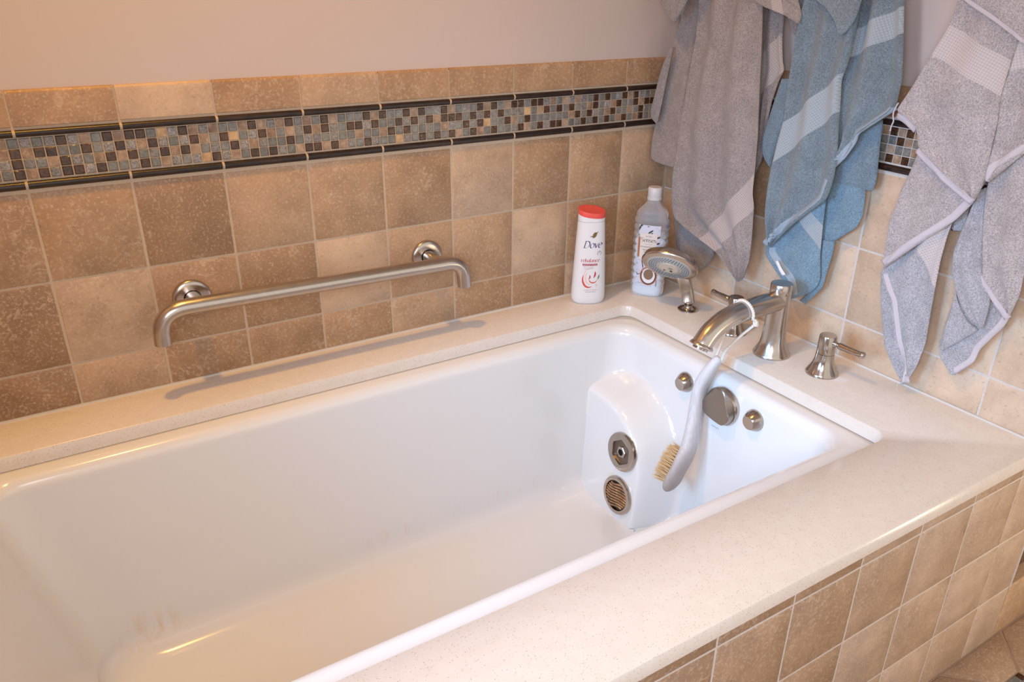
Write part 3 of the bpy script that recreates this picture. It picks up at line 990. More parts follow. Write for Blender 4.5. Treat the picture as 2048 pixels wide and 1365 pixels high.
for i in range(NSG):
    t = i / (NSG - 1)
    c = a0.lerp(top, t) + Vector((0.010, 0.006, 0)) * sin(pi * t)
    ax = (top - a0).normalized()
    dp = ax.cross(wd).normalized()
    w = 0.0148 + 0.0030 * t
    d = 0.0092 + 0.0020 * sin(pi * t)
    for p, q_ in sec:
        vs.append(c + wd * p * w + dp * q_ * d)
m = len(sec)
for i in range(NSG - 1):
    for k in range(m):
        fs.append((i * m + k, i * m + (k + 1) % m, (i + 1) * m + (k + 1) % m, (i + 1) * m + k))
fs.append(tuple(reversed(range(m)))); fs.append(tuple((NSG - 1) * m + k for k in range(m)))
obj('handle', MB().add(vs, fs).mesh('handle', 35), NICKEL_SHINE, hs)
head = obj('head', MB().lathe([(0.0530, -0.0012), (0.0550, 0.0), (0.0650, -0.0018), (0.0672, -0.0045), (0.0672, -0.0065), (0.0655, -0.0080), (0.0640, -0.0185), (0.0610, -0.0215), (0.0500, -0.0240), (0.0320, -0.0258), (0.0120, -0.0264), (0, -0.0265)], HC, fn, 64, False).mesh('head', 40), NICKEL, hs)
obj('spray_face', MB().lathe([(0.0542, -0.0012), (0.0520, 0.0006), (0.0, 0.0014)], HC, fn, 48, False).mesh('spray_face', 50), simple('spray_plate', (0.47, 0.43, 0.37), 0.35), head)
fnn, ft, fs_ = frame_from(fn)
nz = MB()
for ring, cnt in ((0.0475, 44), (0.0425, 38), (0.0375, 32), (0.0325, 26)):
    for k in range(cnt):
        a = 2 * pi * (k + 0.5 * (cnt % 4)) / cnt
        c = HC + ft * ring * cos(a) + fs_ * ring * sin(a)
        nz.lathe([(0.0015, 0.0004), (0.0012, 0.0024), (0.0, 0.0026)], c, fn, 6, False)
setp(obj('nozzles', nz.mesh('nozzles'), simple('rubber_nozzle', (0.16, 0.20, 0.25), 0.5), head), kind='stuff')
cp = MB()
for k, (ra, sa) in enumerate(((0.0235, 0.0), (0.0115, 0.0085))):
    cp.lathe([(ra, 0.0010), (ra * 0.96, 0.0026), (ra * 0.5, 0.0032), (0.0, 0.0032)], HC + ft * sa * 0.6, fn, 36, False)
obj('centre_plate', cp.mesh('centre_plate', 40), simple('centre_spray_plate', (0.60, 0.52, 0.42), 0.3), head)
obj('mode_slot', MB().lathe([(0.0042, 0.0), (0.0036, 0.0036), (0.0, 0.0038)], HC - fs_ * 0.012 + ft * 0.004, fn, 14, False).lathe([(0.003, 0.0), (0.0026, 0.0034), (0.0, 0.0036)], HC - fs_ * 0.010 + ft * -0.012, fn, 12, False).mesh('mode_slot'), DARKMETAL, head)

# ------------------------------------------------------------------ grab bar with turned-down ends
gy = -0.072
gb = empty('grab_bar', (-0.925, 0, 0.170), 'long brushed nickel grab bar with ends bent downwards on tiled wall', 'grab bar')
zl, zr = 0.1790, 0.1695
path = [Vector((-1.2410, gy, 0.1170)), Vector((-1.2405, gy, 0.1300))]
path += bezier_corner((-1.2400, gy, 0.1390), (-1.2370, gy, zl), (-1.1900, gy, zl + 0.0005), 12)
path += [Vector((-1.15 + (0.47) * i / 12, gy, zl + (zr - zl) * i / 12)) for i in range(13)]
path += bezier_corner((-0.6680, gy, zr), (-0.6290, gy, zr - 0.001), (-0.6265, gy, 0.1330), 12)
path += [Vector((-0.6260, gy, 0.1240)), Vector((-0.6255, gy, 0.1110))]
RB = 0.0150
cum = MB().tube(path, RB, 28)
obj('bar', cum.mesh('bar', 50), NICKEL, gb)
for x, z, zb in ((-1.1690, 0.1700, zl - 0.001), (-0.6800, 0.1695, zr)):
    fl = obj('wall_flange', MB().lathe([(0.0345, 0.0005), (0.0350, 0.004), (0.0348, 0.008), (0.0325, 0.0105), (0.026, 0.0112), (0.0165, 0.0120), (0.0160, 0.0112)], (x, 0, z), (0, -1, 0), 48, False).mesh('wall_flange', 45), NICKEL, gb)
    obj('stand_off', MB().tube([(x, -0.008, z), (x, -0.035, z + (zb - z) * 0.45), (x, gy, zb)], 0.0148, 28).mesh('stand_off', 50), NICKEL, fl)

TOWEL_SHEETS = [
dict(t=0,n='back_fold',d=0.034,d1=0.034,rip=0,nf=2,col=1,ph=0,L=[(-0.0764,0.1951),(-0.079,0.1765),(-0.0898,0.1247),(-0.0996,0.1077),(-0.1444,0.0878),(-0.1855,0.0741)],R=[(-0.2112,0.1727),(-0.2214,0.1507),(-0.2249,0.1392),(-0.2272,0.1249),(-0.21,0.0945),(-0.1855,0.0741)]),
dict(t=0,n='side_fold',d=0.036,d1=0.036,rip=0.003,nf=2,col=0,ph=0,L=[(-0.2651,0.7612),(-0.2752,0.6784),(-0.2834,0.6119),(-0.2939,0.5236),(-0.3049,0.4322),(-0.3097,0.3579),(-0.3113,0.3242)],R=[(-0.3287,0.7611),(-0.3363,0.6806),(-0.3425,0.6159),(-0.352,0.5738),(-0.3598,0.5601),(-0.3494,0.5396),(-0.3381,0.4935),(-0.3306,0.4152),(-0.3351,0.3757),(-0.3113,0.3242)],band=[(-0.3248,0.6128),(-0.2989,0.5867),(-0.36,0.5591),(-0.3118,0.5316)]),
dict(t=0,n='inner_fold',d=0.125,d1=0.125,rip=0,nf=2,col=1,ph=0,L=[(-0.0369,0.7698),(-0.0667,0.6813),(-0.0694,0.6734),(-0.0894,0.6581),(-0.1179,0.6373)],R=[(-0.2051,0.7687),(-0.1519,0.684),(-0.1444,0.6721),(-0.1314,0.6539),(-0.1179,0.6373)]),
dict(t=0,n='inner_fold',d=0.088,d1=0.088,rip=0,nf=2,col=1,ph=0,L=[(-0.0712,0.583),(-0.0563,0.555),(-0.0327,0.4808),(-0.0202,0.4369),(-0.0275,0.4217),(-0.047,0.4106)],R=[(-0.0795,0.5836),(-0.0729,0.5457),(-0.0641,0.4956),(-0.0572,0.4555),(-0.0517,0.4297),(-0.047,0.4106)]),
dict(t=0,n='edge_fold',d=0.063,d1=0.063,rip=0.002,nf=1,col=0,ph=0,L=[(-0.1164,0.7707),(-0.0857,0.6817),(-0.0602,0.608),(-0.0408,0.5251),(-0.0266,0.4442),(-0.0132,0.3774),(-0.0066,0.3254),(-0.0136,0.3143),(-0.0511,0.3116),(-0.0922,0.3134)],R=[(-0.1421,0.7705),(-0.1325,0.6832),(-0.1246,0.6121),(-0.1139,0.5323),(-0.1086,0.455),(-0.1031,0.386),(-0.0986,0.3561),(-0.0988,0.342),(-0.0992,0.3267),(-0.0939,0.3138)]),
dict(t=0,n='front_panel',d=0.078,d1=0.066,rip=0.008,nf=2.5,col=0,ph=0,L=[(-0.1473,0.7701),(-0.1404,0.6835),(-0.1339,0.6028),(-0.1232,0.5339),(-0.1162,0.468),(-0.1106,0.3885),(-0.1073,0.312),(-0.1058,0.2575),(-0.1096,0.2166),(-0.1231,0.1962),(-0.2053,0.1693),(-0.2676,0.1513),(-0.3105,0.1229),(-0.3409,0.0998)],R=[(-0.3034,0.7691),(-0.3143,0.6891),(-0.3218,0.6343),(-0.3281,0.5781),(-0.3328,0.5302),(-0.3386,0.4763),(-0.344,0.4314),(-0.3481,0.3696),(-0.3487,0.327),(-0.3497,0.3055),(-0.3583,0.2812),(-0.363,0.2142),(-0.3639,0.1592),(-0.3515,0.1092)],band=[(-0.3454,0.3457),(-0.2162,0.1747),(-0.3533,0.2689),(-0.282,0.1614)]),
dict(t=0,n='rear_corner',d=0.03,d1=0.03,rip=0,nf=2,col=0,ph=0,L=[(-0.3364,0.6668),(-0.3506,0.6462),(-0.37,0.625)],R=[(-0.3734,0.6638),(-0.3758,0.6457),(-0.3724,0.6252)]),
dict(t=0,n='top_flap',d=0.088,d1=0.088,rip=0,nf=2,col=0,ph=0,L=[(-0.2846,0.7155),(-0.3,0.6887),(-0.3308,0.6771),(-0.3861,0.6642),(-0.4213,0.6509)],R=[(-0.3973,0.7176),(-0.4118,0.6923),(-0.4193,0.6787),(-0.4254,0.666),(-0.4225,0.651)],band=[(-0.3458,0.699),(-0.3578,0.6692),(-0.3706,0.6997),(-0.3847,0.665)]),
dict(t=1,n='rear_panel',d=0.03,d1=0.03,rip=0,nf=2,col=1,ph=0,L=[(-0.5425,0.473),(-0.5431,0.4401),(-0.527,0.4084),(-0.5116,0.3808),(-0.5159,0.3607)],R=[(-0.5996,0.4952),(-0.6037,0.4504),(-0.6111,0.3863),(-0.609,0.3667),(-0.6055,0.363)]),
dict(t=1,n='rear_corner',d=0.026,d1=0.026,rip=0,nf=2,col=2,ph=0,L=[(-0.5018,0.3835),(-0.5043,0.3435),(-0.5079,0.3032),(-0.5093,0.2614),(-0.5141,0.2208)],R=[(-0.5841,0.3803),(-0.5915,0.3527),(-0.5945,0.3098),(-0.5853,0.2843),(-0.5485,0.2517),(-0.5147,0.221)]),
dict(t=1,n='lower_fold',d=0.03,d1=0.03,rip=0,nf=2,col=2,ph=0,L=[(-0.5141,0.242),(-0.5174,0.2083),(-0.5255,0.1635),(-0.5064,0.1235),(-0.4863,0.0971)],R=[(-0.5466,0.2466),(-0.5462,0.2199),(-0.5409,0.1749),(-0.5374,0.1434),(-0.502,0.0932)]),
dict(t=1,n='edge_fold',d=0.044,d1=0.044,rip=0,nf=2,col=1,ph=0,L=[(-0.3623,0.5433),(-0.354,0.511),(-0.3464,0.4774),(-0.3358,0.4303),(-0.3337,0.3979),(-0.3475,0.3787),(-0.3655,0.3641)],R=[(-0.3999,0.5472),(-0.3935,0.5157),(-0.3869,0.4835),(-0.3801,0.4373),(-0.3728,0.4053),(-0.3689,0.3827),(-0.3669,0.3643)]),
dict(t=1,n='top_fold',d=0.05,d1=0.05,rip=0,nf=2,col=1,ph=0,L=[(-0.3661,0.7173),(-0.3775,0.6911),(-0.3851,0.6771),(-0.3937,0.665)],R=[(-0.409,0.7181),(-0.405,0.6919),(-0.4007,0.6777),(-0.3961,0.6651)]),
dict(t=1,n='inner_panel',d=0.042,d1=0.042,rip=0.003,nf=1.5,col=2,ph=0,L=[(-0.415,0.2614),(-0.3926,0.2334),(-0.3882,0.196),(-0.389,0.1766),(-0.4178,0.1527),(-0.4499,0.1315),(-0.4622,0.1112),(-0.473,0.0985)],R=[(-0.5171,0.3432),(-0.5173,0.328),(-0.5208,0.2679),(-0.5261,0.2129),(-0.5363,0.1702),(-0.5354,0.1534),(-0.5236,0.1327),(-0.4986,0.113),(-0.473,0.0985)],band=[(-0.454,0.2818),(-0.5282,0.221),(-0.4736,0.3129),(-0.5325,0.2594)]),
dict(t=1,n='side_panel',d=0.056,d1=0.056,rip=0.01,nf=1.6,col=0,ph=0.9,L=[(-0.528,0.7681),(-0.5259,0.6958),(-0.5242,0.6373),(-0.5186,0.5841),(-0.513,0.5488),(-0.5158,0.5229),(-0.5223,0.4692),(-0.5301,0.4116),(-0.5304,0.3942)],R=[(-0.596,0.7676),(-0.6113,0.6986),(-0.6219,0.6507),(-0.6287,0.6188),(-0.6381,0.5718),(-0.6375,0.5371),(-0.637,0.5182),(-0.5944,0.4839),(-0.5687,0.4635),(-0.5676,0.4485),(-0.55,0.4162),(-0.5305,0.3937)],band=[(-0.6101,0.6875),(-0.5174,0.6437),(-0.6204,0.645),(-0.5168,0.5671)]),
dict(t=1,n='hem',d=0.0635,d1=0.0635,rip=0,nf=0,col=1,ph=0,L=[(-0.5234,0.403),(-0.542,0.424),(-0.5587,0.454),(-0.5623,0.4727),(-0.5896,0.4941),(-0.6323,0.528)],R=[(-0.5342,0.3966),(-0.5535,0.4188),(-0.5709,0.4506),(-0.5731,0.467),(-0.5981,0.4865),(-0.6406,0.5206)],on='side_panel'),
dict(t=1,n='front_panel',d=0.072,d1=0.06,rip=0.008,nf=2,col=0,ph=0,L=[(-0.4344,0.7683),(-0.4207,0.6925),(-0.4095,0.6304),(-0.4071,0.5745),(-0.4025,0.5213),(-0.4018,0.4659),(-0.3931,0.3941),(-0.3893,0.3716),(-0.3893,0.3349),(-0.3927,0.2721),(-0.3986,0.2406),(-0.4101,0.2013)],R=[(-0.5398,0.7676),(-0.5377,0.6962),(-0.536,0.6384),(-0.5305,0.5858),(-0.5228,0.5605),(-0.5277,0.5254),(-0.5341,0.4723),(-0.5419,0.4154),(-0.5414,0.3961),(-0.5413,0.3748),(-0.5336,0.3356),(-0.4607,0.2642),(-0.4101,0.2013)],band=[(-0.5211,0.5683),(-0.4036,0.4632),(-0.5299,0.5021),(-0.4113,0.3964)]),
dict(t=1,n='hem',d=0.066,d1=0.066,rip=0,nf=0,col=0,ph=0,L=[(-0.3884,0.2074),(-0.4106,0.235),(-0.442,0.2701),(-0.483,0.3089),(-0.5135,0.338),(-0.5205,0.3767)],R=[(-0.4026,0.201),(-0.4241,0.2282),(-0.4542,0.2624),(-0.4944,0.3009),(-0.5272,0.3336),(-0.5352,0.3755)],on='front_panel'),
dict(t=1,n='hem',d=0.051,d1=0.051,rip=0,nf=0,col=2,ph=0,L=[(-0.4166,0.2007),(-0.4155,0.1918),(-0.441,0.1709),(-0.4737,0.149),(-0.4875,0.1271),(-0.4969,0.1168)],R=[(-0.3992,0.1969),(-0.4003,0.1822),(-0.4284,0.1589),(-0.4605,0.1377),(-0.4729,0.1173),(-0.4832,0.106)],on='inner_panel'),
dict(t=1,n='top_flap',d=0.088,d1=0.088,rip=0,nf=2,col=0,ph=0,L=[(-0.4287,0.7182),(-0.4521,0.6935),(-0.478,0.6827),(-0.4997,0.6635),(-0.5087,0.6522),(-0.5128,0.6381)],R=[(-0.5532,0.7206),(-0.5505,0.6967),(-0.547,0.6756),(-0.5427,0.6623),(-0.5311,0.6435),(-0.5196,0.6369)]),
dict(t=2,n='rear_corner',d=0.026,d1=0.026,rip=0,nf=2,col=1,ph=0,L=[(-0.7697,0.3655),(-0.7725,0.3436),(-0.7736,0.3284)],R=[(-0.7921,0.3885),(-0.7974,0.3544),(-0.7939,0.3328)]),
dict(t=2,n='rear_fold',d=0.03,d1=0.03,rip=0,nf=2,col=1,ph=0,L=[(-0.6719,0.2198),(-0.6632,0.1955),(-0.6834,0.1331),(-0.7002,0.076),(-0.721,0.0495),(-0.7474,0.0223)],R=[(-0.7049,0.1947),(-0.7068,0.1645),(-0.714,0.1253),(-0.7273,0.0879),(-0.7435,0.0567),(-0.7568,0.0287)]),
dict(t=2,n='inner_panel',d=0.04,d1=0.04,rip=0.004,nf=1.5,col=1,ph=0,L=[(-0.7389,0.314),(-0.6709,0.2305),(-0.6648,0.2143),(-0.6816,0.19),(-0.6991,0.1712),(-0.7239,0.0942),(-0.7494,0.0542),(-0.7596,0.0139)],R=[(-0.7838,0.3619),(-0.7796,0.3456),(-0.777,0.3232),(-0.7756,0.2764),(-0.7779,0.2327),(-0.7823,0.168),(-0.7863,0.1158),(-0.7807,0.0675),(-0.7691,0.0237)],band=[(-0.726,0.2935),(-0.7769,0.2252),(-0.7773,0.3513),(-0.7948,0.283)]),
dict(t=2,n='hem',d=0.0475,d1=0.0475,rip=0,nf=0,col=1,ph=0,L=[(-0.681,0.2231),(-0.696,0.1994),(-0.7144,0.1788),(-0.7391,0.1028),(-0.7633,0.0643),(-0.7748,0.0268)],R=[(-0.6722,0.2175),(-0.6877,0.193),(-0.7053,0.1741),(-0.73,0.0976),(-0.7545,0.0586),(-0.7655,0.022)],on='inner_panel'),
dict(t=2,n='lower_panel',d=0.052,d1=0.052,rip=0.003,nf=1.2,col=0,ph=0,L=[(-0.6937,0.4607),(-0.6948,0.4522),(-0.6857,0.4087),(-0.6781,0.3844),(-0.6716,0.3224),(-0.6766,0.2333)],R=[(-0.8348,0.4594),(-0.8281,0.4376),(-0.8183,0.4105),(-0.8102,0.3882),(-0.7882,0.3518),(-0.7377,0.2986),(-0.6768,0.2324)]),
dict(t=2,n='hem',d=0.0595,d1=0.0595,rip=0,nf=0,col=0,ph=0,L=[(-0.6693,0.247),(-0.73,0.311),(-0.7802,0.3627),(-0.8008,0.3958),(-0.8078,0.4177)],R=[(-0.6805,0.2379),(-0.7404,0.302),(-0.7907,0.3548),(-0.8125,0.3902),(-0.82,0.4137)],on='lower_panel'),
dict(t=2,n='low_corner',d=0.028,d1=0.028,rip=0,nf=2,col=1,ph=0,L=[(-0.8117,0.2295),(-0.8075,0.1657),(-0.8054,0.1174),(-0.8102,0.0988),(-0.8432,0.0704)],R=[(-0.8982,0.2399),(-0.9099,0.2127),(-0.9045,0.1883),(-0.8749,0.1313),(-0.873,0.1067),(-0.8485,0.0727)]),
dict(t=2,n='hem',d=0.036,d1=0.036,rip=0,nf=0,col=1,ph=0,L=[(-0.8444,0.0885),(-0.8429,0.0859),(-0.8654,0.1149),(-0.8676,0.1398),(-0.8971,0.1958),(-0.9018,0.2176)],R=[(-0.8475,0.0765),(-0.8511,0.0778),(-0.8754,0.1102),(-0.8778,0.1358),(-0.9067,0.1913),(-0.912,0.2153)],on='low_corner'),
dict(t=2,n='low_fold',d=0.036,d1=0.036,rip=0,nf=2,col=1,ph=0,L=[(-0.8147,0.2368),(-0.8132,0.1911),(-0.8122,0.1533),(-0.8144,0.1138)],R=[(-0.8212,0.2152),(-0.8487,0.1817),(-0.8725,0.1751),(-0.8399,0.1361),(-0.8162,0.1104)]),
dict(t=2,n='inner_fold',d=0.042,d1=0.042,rip=0.002,nf=2,col=1,ph=0,L=[(-0.809,0.4072),(-0.8081,0.3838),(-0.8008,0.3433),(-0.7954,0.2965),(-0.8013,0.2629),(-0.8166,0.2291),(-0.8443,0.1967),(-0.8757,0.1796)],R=[(-0.8248,0.4191),(-0.8313,0.3823),(-0.8518,0.2894),(-0.8648,0.2635),(-0.8774,0.2494),(-0.8809,0.2183),(-0.8799,0.1841)]),
dict(t=2,n='right_panel',d=0.048,d1=0.048,rip=0.004,nf=1.5,col=0,ph=0,L=[(-0.8269,0.4616),(-0.8257,0.435),(-0.8284,0.3995),(-0.8406,0.344),(-0.8546,0.2886),(-0.8567,0.2739),(-0.8798,0.2532),(-0.9121,0.2279),(-0.9192,0.2186)],R=[(-0.8946,0.4937),(-0.9015,0.4639),(-0.9098,0.418),(-0.9161,0.3623),(-0.9221,0.3065),(-0.925,0.2611),(-0.9208,0.231),(-0.9192,0.2186)]),
dict(t=2,n='hem',d=0.0555,d1=0.0555,rip=0,nf=0,col=0,ph=0,L=[(-0.8511,0.2679),(-0.8744,0.2448),(-0.9066,0.2185),(-0.9129,0.2108)],R=[(-0.8594,0.2769),(-0.8821,0.2543),(-0.914,0.2281),(-0.9214,0.2192)],on='right_panel'),
dict(t=2,n='upper_right_panel',d=0.062,d1=0.062,rip=0.004,nf=1.5,col=0,ph=0,L=[(-0.8218,0.7258),(-0.8209,0.6633),(-0.82,0.609),(-0.8181,0.5654),(-0.8235,0.5276),(-0.8249,0.486),(-0.8254,0.4407),(-0.8339,0.4309)],R=[(-0.8519,0.733),(-0.8654,0.6728),(-0.8784,0.6145),(-0.8878,0.5687),(-0.8951,0.5328),(-0.8983,0.5108),(-0.879,0.4876),(-0.8339,0.4309)],band=[(-0.82,0.6774),(-0.8605,0.6897),(-0.8189,0.603),(-0.8806,0.6196)]),
dict(t=2,n='hem',d=0.0695,d1=0.0695,rip=0,nf=0,col=0,ph=0,L=[(-0.8263,0.435),(-0.8309,0.4604),(-0.8496,0.4784),(-0.874,0.4991),(-0.8933,0.5166)],R=[(-0.8368,0.4331),(-0.8403,0.4554),(-0.8568,0.4709),(-0.881,0.4917),(-0.9003,0.5094)],on='upper_right_panel'),
dict(t=2,n='front_panel',d=0.072,d1=0.072,rip=0.004,nf=1.5,col=0,ph=0,L=[(-0.7334,0.7663),(-0.7202,0.7021),(-0.7111,0.6578),(-0.6917,0.6117),(-0.6746,0.5724),(-0.6588,0.5391),(-0.6504,0.5211),(-0.6717,0.5139),(-0.6943,0.5003),(-0.7031,0.4839),(-0.7058,0.469),(-0.7629,0.4343),(-0.8111,0.4097),(-0.8219,0.402)],R=[(-0.8286,0.7657),(-0.8286,0.7056),(-0.8286,0.6548),(-0.8252,0.6099),(-0.8233,0.5666),(-0.8287,0.5291),(-0.8295,0.5083),(-0.8301,0.4879),(-0.8308,0.4608),(-0.8317,0.4447),(-0.832,0.4366),(-0.8302,0.4189),(-0.8219,0.402)],band=[(-0.7201,0.6629),(-0.8219,0.6206),(-0.7102,0.6132),(-0.8246,0.5531)]),
dict(t=2,n='hem',d=0.079,d1=0.079,rip=0,nf=0,col=0,ph=0,L=[(-0.6505,0.509),(-0.6692,0.5025),(-0.6905,0.4897)],R=[(-0.6553,0.5198),(-0.6754,0.5126),(-0.6976,0.4991)],on='front_panel'),
dict(t=2,n='hem',d=0.079,d1=0.079,rip=0,nf=0,col=0,ph=0,L=[(-0.7013,0.4575),(-0.7593,0.4227),(-0.8079,0.3982),(-0.8171,0.3915)],R=[(-0.709,0.4679),(-0.766,0.4334),(-0.8141,0.4089),(-0.8245,0.4013)],on='front_panel'),
dict(t=2,n='top_flap',d=0.09,d1=0.09,rip=0,nf=2,col=0,ph=0,L=[(-0.7121,0.7236),(-0.7497,0.7031),(-0.7926,0.6821),(-0.8214,0.6667),(-0.8478,0.6523)],R=[(-0.8709,0.7266),(-0.873,0.707),(-0.8756,0.6859),(-0.8788,0.67),(-0.8839,0.6321)]),
dict(t=2,n='hem',d=0.097,d1=0.097,rip=0,nf=0,col=0,ph=0,L=[(-0.7306,0.7071),(-0.7497,0.6959),(-0.7929,0.675),(-0.8213,0.6599),(-0.8477,0.6456),(-0.8838,0.6256)],R=[(-0.7348,0.7131),(-0.7532,0.7022),(-0.796,0.6813),(-0.8246,0.6661),(-0.8508,0.6517),(-0.8868,0.6317)],on='top_flap')]
THREAD1 = [(-0.079, -0.6584, 0.5362), (-0.079, -0.6558, 0.5308), (-0.079, -0.653, 0.522), (-0.079, -0.6531, 0.5135), (-0.079, -0.656, 0.5053), (-0.079, -0.6541, 0.4965), (-0.079, -0.6532, 0.4877)]
THREAD2 = [(-0.043, -0.7551, 0.0182), (-0.043, -0.758, 0.0107), (-0.043, -0.7563, 0.0088), (-0.043, -0.7572, 0.0049)]
TAG = {'t': 1, 'n': 'hem', 'd': 0.056, 'd1': 0.056, 'rip': 0, 'nf': 0, 'col': 0, 'ph': 0, 'L': [(-0.4339, 0.1772), (-0.4468, 0.1607), (-0.4584, 0.1506)], 'R': [(-0.4403, 0.1802), (-0.451, 0.1676), (-0.4655, 0.1562)]}

# ------------------------------------------------------------------ lettering on the bottles: pen-stroke glyphs and small print
def arc(cx, cy, rx, ry, a0, a1, n=14):
    return [(cx + rx * cos(radians(a0 + (a1 - a0) * i / n)), cy + ry * sin(radians(a0 + (a1 - a0) * i / n))) for i in range(n + 1)]
GLYPH = {   # strokes in units of the x-height, advance width last
    'D': ([[(0.15, 0), (0.15, 1.45)], [(0.0, 1.45), (0.45, 1.45)] + arc(0.45, 0.725, 0.62, 0.725, 90, -90) + [(0.0, 0)]], 1.25),
    'o': ([arc(0.42, 0.5, 0.38, 0.5, 0, 360, 24)], 0.92),
    'v': ([[(0.02, 0.98), (0.36, 0.02)], [(0.36, 0.02), (0.74, 0.98)]], 0.80),
    'e': ([[(0.08, 0.55), (0.74, 0.55)] + arc(0.42, 0.5, 0.36, 0.5, 8, 315, 24)], 0.84),
    'S': ([arc(0.45, 1.08, 0.34, 0.36, 40, 250, 14) + arc(0.42, 0.36, 0.37, 0.38, 70, -140, 14)], 0.95),
    'n': ([[(0.14, 0), (0.14, 1.0)], arc(0.46, 0.62, 0.32, 0.36, 180, 0, 12) + [(0.78, 0)], [(0.02, 0), (0.30, 0)], [(0.64, 0), (0.92, 0)], [(0.0, 0.96), (0.14, 1.0)]], 0.98),
    's': ([arc(0.32, 0.74, 0.23, 0.24, 40, 250, 12) + arc(0.30, 0.26, 0.26, 0.26, 70, -140, 12)], 0.68),
    'r': ([[(0.14, 0), (0.14, 1.0)], arc(0.42, 0.62, 0.28, 0.34, 180, 60, 8), [(0.0, 0), (0.32, 0)], [(0.0, 0.96), (0.14, 1.0)]], 0.68),
    'b': ([[(0.14, 0.04), (0.14, 1.5)], arc(0.46, 0.48, 0.33, 0.47, 165, -165, 20), [(0.0, 1.46), (0.14, 1.5)]], 0.92),
    'a': ([arc(0.36, 0.72, 0.26, 0.27, 150, 0, 10) + [(0.62, 0.1), (0.76, 0.02)], arc(0.34, 0.27, 0.27, 0.25, 60, 330, 16)], 0.82),
    'l': ([[(0.14, 0), (0.14, 1.5)], [(0.0, 0), (0.28, 0)], [(0.0, 1.46), (0.14, 1.5)]], 0.40),
    'c': ([arc(0.42, 0.5, 0.36, 0.48, 45, 315, 20)], 0.76)}
def pen_text(s, xh, nib, ang, slant=0.0, track=0.06):
    """returns verts2d, faces; origin at the left of the baseline"""
    vs, fs = [], []
    x0 = 0.0
    nx, ny = nib * cos(radians(ang)) / 2, nib * sin(radians(ang)) / 2
    for ch in s:
        strokes, adv = GLYPH[ch]
        for st in strokes:
            dense = [st[0]]
            for a, b in zip(st, st[1:]):
                for k in range(1, 3):
                    dense.append((a[0] + (b[0] - a[0]) * k / 2, a[1] + (b[1] - a[1]) * k / 2))
            base = len(vs)
            for x, y in dense:
                X = x0 + x + slant * y
                vs += [((X - nx) * xh, (y - ny) * xh), ((X + nx) * xh, (y + ny) * xh)]
            for k in range(len(dense) - 1):
                fs.append((base + 2 * k, base + 2 * k + 1, base + 2 * k + 3, base + 2 * k + 2))
        x0 += adv + track
    return vs, fs, x0 * xh
def small_text(s, size):
    cu = bpy.data.curves.new('print', 'FONT')
    cu.body = s
    cu.size = size
    cu.align_x = 'CENTER'
    cu.resolution_u = 2
    o = bpy.data.objects.new('print', cu)
    C.objects.link(o)
    dg = bpy.context.evaluated_depsgraph_get()
    me = bpy.data.meshes.new_from_object(o.evaluated_get(dg))
    vs = [(v.co.x, v.co.y) for v in me.vertices]
    fs = [tuple(p.vertices) for p in me.polygons]
    bpy.data.objects.remove(o); bpy.data.curves.remove(cu); bpy.data.meshes.remove(me)
    return vs, fs
def poly2(pts):
    return list(pts), [tuple(range(len(pts)))]
def ribbon2(pts, w):
    """w: list of widths along the 2-D line"""
    vs, fs = [], []
    for i, p in enumerate(pts):
        a, b = Vector(pts[max(0, i - 1)]), Vector(pts[min(len(pts) - 1, i + 1)])
        d = (b - a).normalized()
        nn = Vector((-d.y, d.x)) * w[i] / 2
        vs += [(p[0] + nn.x, p[1] + nn.y), (p[0] - nn.x, p[1] - nn.y)]
    for i in range(len(pts) - 1):
        fs.append((2 * i, 2 * i + 1, 2 * i + 3, 2 * i + 2))
    return vs, fs
class Print:
    """collects flat artwork and lays it on a bottle through a surface function (s, h) -> point"""
    def __init__(self, surf):
        self.surf = surf
    def put(self, name, parts, mat, parent, dx=0.0, dz=0.0, lift=0.0003):
        vs, fs = [], []
        for v, f in parts:
            n = len(vs)
            vs += [self.surf(x + dx, y + dz, lift) for x, y in v]
            fs += [tuple(i + n for i in q) for q in f]
        me = mesh(name, vs, fs, False, mat)
        return obj(name, me, None, parent)
INK = lambda name, c: simple(name, c, 0.45)

# ------------------------------------------------------------------ white body-wash bottle with coral cap
bx, by = -0.2745, -0.0590
faz = radians(244)                        # direction its front faces
F = Vector((cos(faz), sin(faz), 0)); R_ = Vector((-sin(faz), cos(faz), 0))   # R_: to the right when looking at the front
HB = 0.2065
def wash_dim(h):
    """half width, half depth of the oval at height h"""
    t = min(1, max(0, h / 0.21))
    a = 0.0425 - 0.0105 * t ** 1.15
    b = 0.0275 - 0.0050 * t
    if h < 0.022:
        q = sqrt(max(0.0, 1 - ((0.022 - h) / 0.022) ** 2))
        a *= 0.78 + 0.22 * q; b *= 0.74 + 0.26 * q
    return a, b
def oval(a, b, n, e=2.25):
    out = []
    for k in range(n):
        t = 2 * pi * k / n
        c, s = cos(t), sin(t)
        out.append((a * abs(c) ** (2 / e) * (1 if c > 0 else -1), b * abs(s) ** (2 / e) * (1 if s > 0 else -1)))
    return out
def wash_loft(hs, n=56, tilt=None):
    vs, fs = [], []
    for h in hs:
        hh, sc = (h, 1.0) if not isinstance(h, tuple) else h
        a, b = wash_dim(hh)
        for x, y in oval(a * sc, b * sc, n):
            z = hh + (tilt(x, y, hh) if tilt else 0)
            vs.append(Vector((bx, by, z + 0.0005)) + R_ * x + F * y)
    for i in range(len(hs) - 1):
        for k in range(n):
            fs.append((i * n + k, i * n + (k + 1) % n, (i + 1) * n + (k + 1) % n, (i + 1) * n + k))
    fs.append(tuple(reversed(range(n)))); fs.append(tuple((len(hs) - 1) * n + k for k in range(n)))
    return MB().add(vs, fs)
